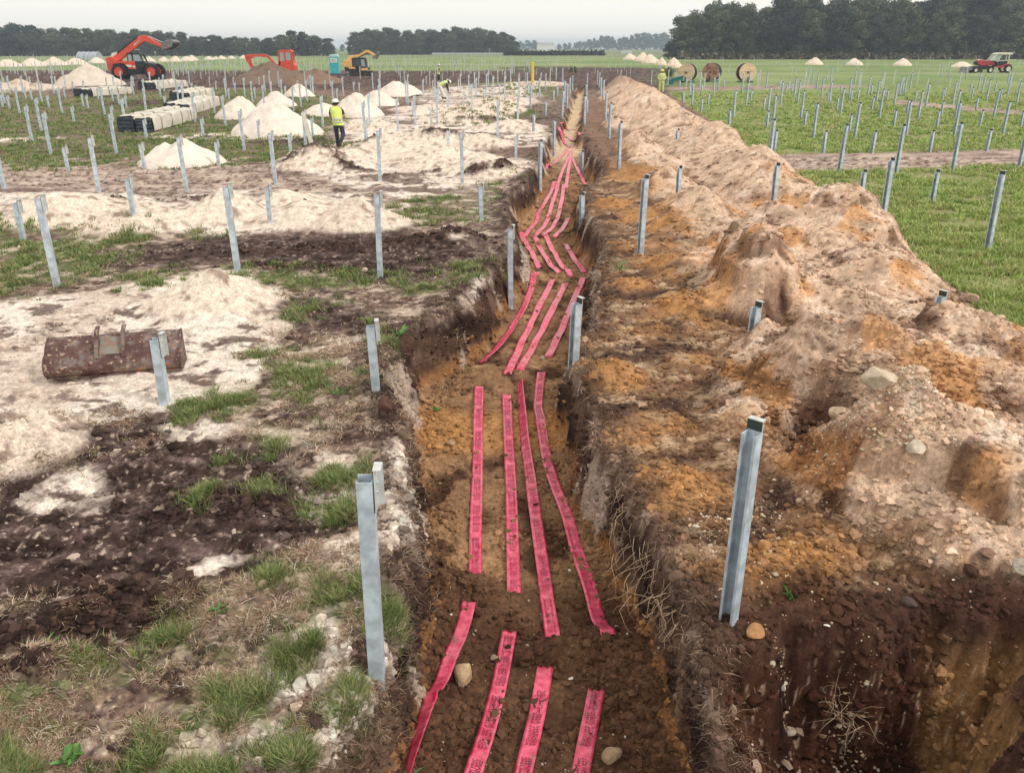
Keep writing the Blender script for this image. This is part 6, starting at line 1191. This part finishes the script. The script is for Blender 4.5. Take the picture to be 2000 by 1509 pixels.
V = np.stack([c, c+u, c+v], 1).reshape(-1, 3); o = mesh_np('hedge', V, np.arange(len(V)).reshape(-1, 3), [M_GRASS], np.tile(np.array((.03, .045, .03)), (len(V), 1))*np.repeat(rr_.uniform(.7, 1.3, m_), 3)[:, None]); tag(o, 'low straight dark hedge across the field in front of the hazy trees', 'hedge')
# far structures
def boxthing(nm, px, py, wpx, hpx, label, cat, m, d=4, extra=None, roof=None):
    x, y = G(px, py); w_ = wpx/ppm(y); h = hpx/ppm(y); o = empty(nm, (x, y, 0), 0, label, cat); b = MB(); b.box((0, 0, h/2), (w_, d, h)); b.build('wall', m, o)
    if roof: b = MB(); b.prism([(-w_/2-.3, h), (w_/2+.3, h), (w_/2*.8, h*1.45), (-w_/2*.8, h*1.45)], -d/2-.3, d/2+.3); b.build('roof', roof, o)
    if extra: extra(o, w_, h, d)
    return o
M_FWHITE = mat('far_white', (.7, .72, .72), .6); M_FGREY = mat('far_grey', (.34, .36, .38), .6)
def doors(o, w_, h, d):
    for s_ in (-.2, .22): b = MB(); b.box((w_*s_, -d/2-.05, h*.4), (w_*.12, .05, h*.75)); b.build('door', M_FGREY, o)
boxthing('site_cabin', 1218, 106, 8, 6, 'left white cabin beside the hazy trees at the field edge', 'cabin', M_FWHITE, 3, doors); boxthing('site_cabin', 1229, 106, 8, 6, 'right white cabin beside the hazy trees at the field edge', 'cabin', M_FWHITE, 3, doors)
x, y = G(176, 117); w_ = 36/ppm(y); b = MB(); L = [(math.cos(R(180*k/12))*2.6, math.sin(R(180*k/12))*2.3) for k in range(13)]; tn = empty('tunnel_shed', (x, y, 0), R(0), 'grey round-roofed tunnel shed left of the telehandler', 'shed'); b.prism(L, -w_/2, w_/2, ax='x'); b.build('cover', mat('tunnel_cover', (.32, .35, .40), .4, 0, .4, .1, .8), tn)
for k in range(5): q = MB(); q.tube([(-w_/2+w_*k/4, math.cos(R(180*j/12))*2.66, math.sin(R(180*j/12))*2.36) for j in range(13)], .06, 5); q.build('hoop', M_FWHITE, tn)
# hatch in the second far heap
x, y = G(58, 129.5); b = MB(); b.box((0, 0, .5), (.9, .1, 1.0)); b.box((0, -.06, .5), (.6, .05, .7)); o = b.build('hatch_board', M_BLACK); o.location = (x, y-.3, 0); tag(o, 'small dark board standing before the second far-left sand heap', 'board')
# long low glasshouse
x0_, y0_ = G(845, 107.5); x1_, y1_ = G(985, 107.5); gh = empty('glasshouse', ((x0_+x1_)/2, y0_, 0), 0, 'long low whitish glasshouse in front of the middle copse', 'glasshouse'); w_ = x1_-x0_; b = MB(); b.prism([(-2, 0), (2, 0), (2, .6), (0, 1.0), (-2, .6)], -w_/2, w_/2, ax='x'); b.build('glazing', mat('glazing', (.36, .40, .36), .5), gh)
for k in range(12): q = MB(); q.box((-w_/2+w_*k/11, -2.05, .5), (.15, .1, 1.0)); q.build('post', M_FWHITE, gh)
boxthing('farmhouse', 1066, 100.5, 34, 11, 'pale hazy white building on the horizon between the woods', 'building', mat('hazy_white', (.8, .8, .78), .6), 14, None, mat('hazy_roof', (.62, .66, .68), .6))
boxthing('barn', 463, 106, 12, 5, 'small white-roofed barn before the left wood', 'barn', M_FGREY, 5, None, M_FWHITE)
for i, (px, top) in enumerate([(484, 84), (652, 86), (956, 94)]):
    x, y = G(px, 108.5); h = HZ(y, top); t = empty('utility_pole', (x, y, 0), 0, ['utility pole before the left wood', 'utility pole in the gap right of the left wood', 'thin pole before the middle copse'][i], 'utility pole'); b = MB(); b.tube([(0, 0, 0), (0, 0, h)], [.22, .14], 6); b.build('pole', M_FGREY, t); b = MB(); b.box((0, 0, h-.6), (2.2, .15, .15)); b.build('crossarm', M_FGREY, t)
for i, (px, wd_) in enumerate([(1950, 10), (1966, 8), (1880, 9), (1984, 7)]):
    boxthing('parked_car', px, 110, wd_, 3.2, ['whitish car far off under the dark wood, behind the tractor cab', 'small pale car under the dark wood, right of the tractor cab', 'pale car under the dark wood, left of the tractor cab', 'pale car at the far right edge under the wood'][i], 'car', M_FWHITE, 2, None, M_FGREY)
# ---------------------------------------------------------------- haze
b = MB(); b.box((0, 2200, 12.5), (5200, 4800, 32)); hz = b.build('haze', []); hz['kind'] = 'stuff'
hm_ = bpy.data.materials.new('air'); hm_.use_nodes = True; n = hm_.node_tree; n.nodes.clear(); o_ = n.nodes.new('ShaderNodeOutputMaterial'); v_ = n.nodes.new('ShaderNodeVolumePrincipled'); v_.inputs['Color'].default_value = (.74, .86, 1, 1); v_.inputs['Density'].default_value = .00042; v_.inputs['Anisotropy'].default_value = .0
n.links.new(v_.outputs[0], o_.inputs['Volume']); hz.data.materials.append(hm_)
def under(name, px0, px1, D, h, n, label, col):
    rr_ = np.random.default_rng(abs(int(px0))+3); px_ = rr_.uniform(px0, px1, n); Dd = D*(1+rr_.uniform(-.015, .12, n)); xx = (px_-1000)/CF*(Dd*math.cos(CP)+CH*math.sin(CP)); c = np.stack([xx, Dd, rr_.random(n)**1.3*h*(.6+.5*fbm(xx*.15, Dd*.05, 3, 5)+.4)], 1); s = .5
    u = rr_.normal(size=(n, 3))*s; v = rr_.normal(size=(n, 3))*s; V = np.stack([c, c+u, c+v], 1).reshape(-1, 3); o = mesh_np(name, V, np.arange(len(V)).reshape(-1, 3), [M_GRASS], np.tile(np.array(col), (len(V), 1))*np.repeat(rr_.uniform(.6, 1.4, n), 3)[:, None]); tag(o, kind='stuff', label=label)
under('undergrowth', 1312, 2150, 292, 7, 16000, 'dark undergrowth filling the foot of the wood at upper right', (.022, .032, .02))
under('undergrowth', -60, 655, 402, 3.2, 9000, 'dark undergrowth along the foot of the left wood', (.03, .04, .028))
under('undergrowth', 690, 1010, 472, 4, 5000, 'undergrowth along the foot of the middle copse', (.03, .04, .028))
under('tall_weeds', 1320, 2100, 283, 2.2, 5000, 'band of tall reddish weeds before the dark wood', (.16, .12, .07))
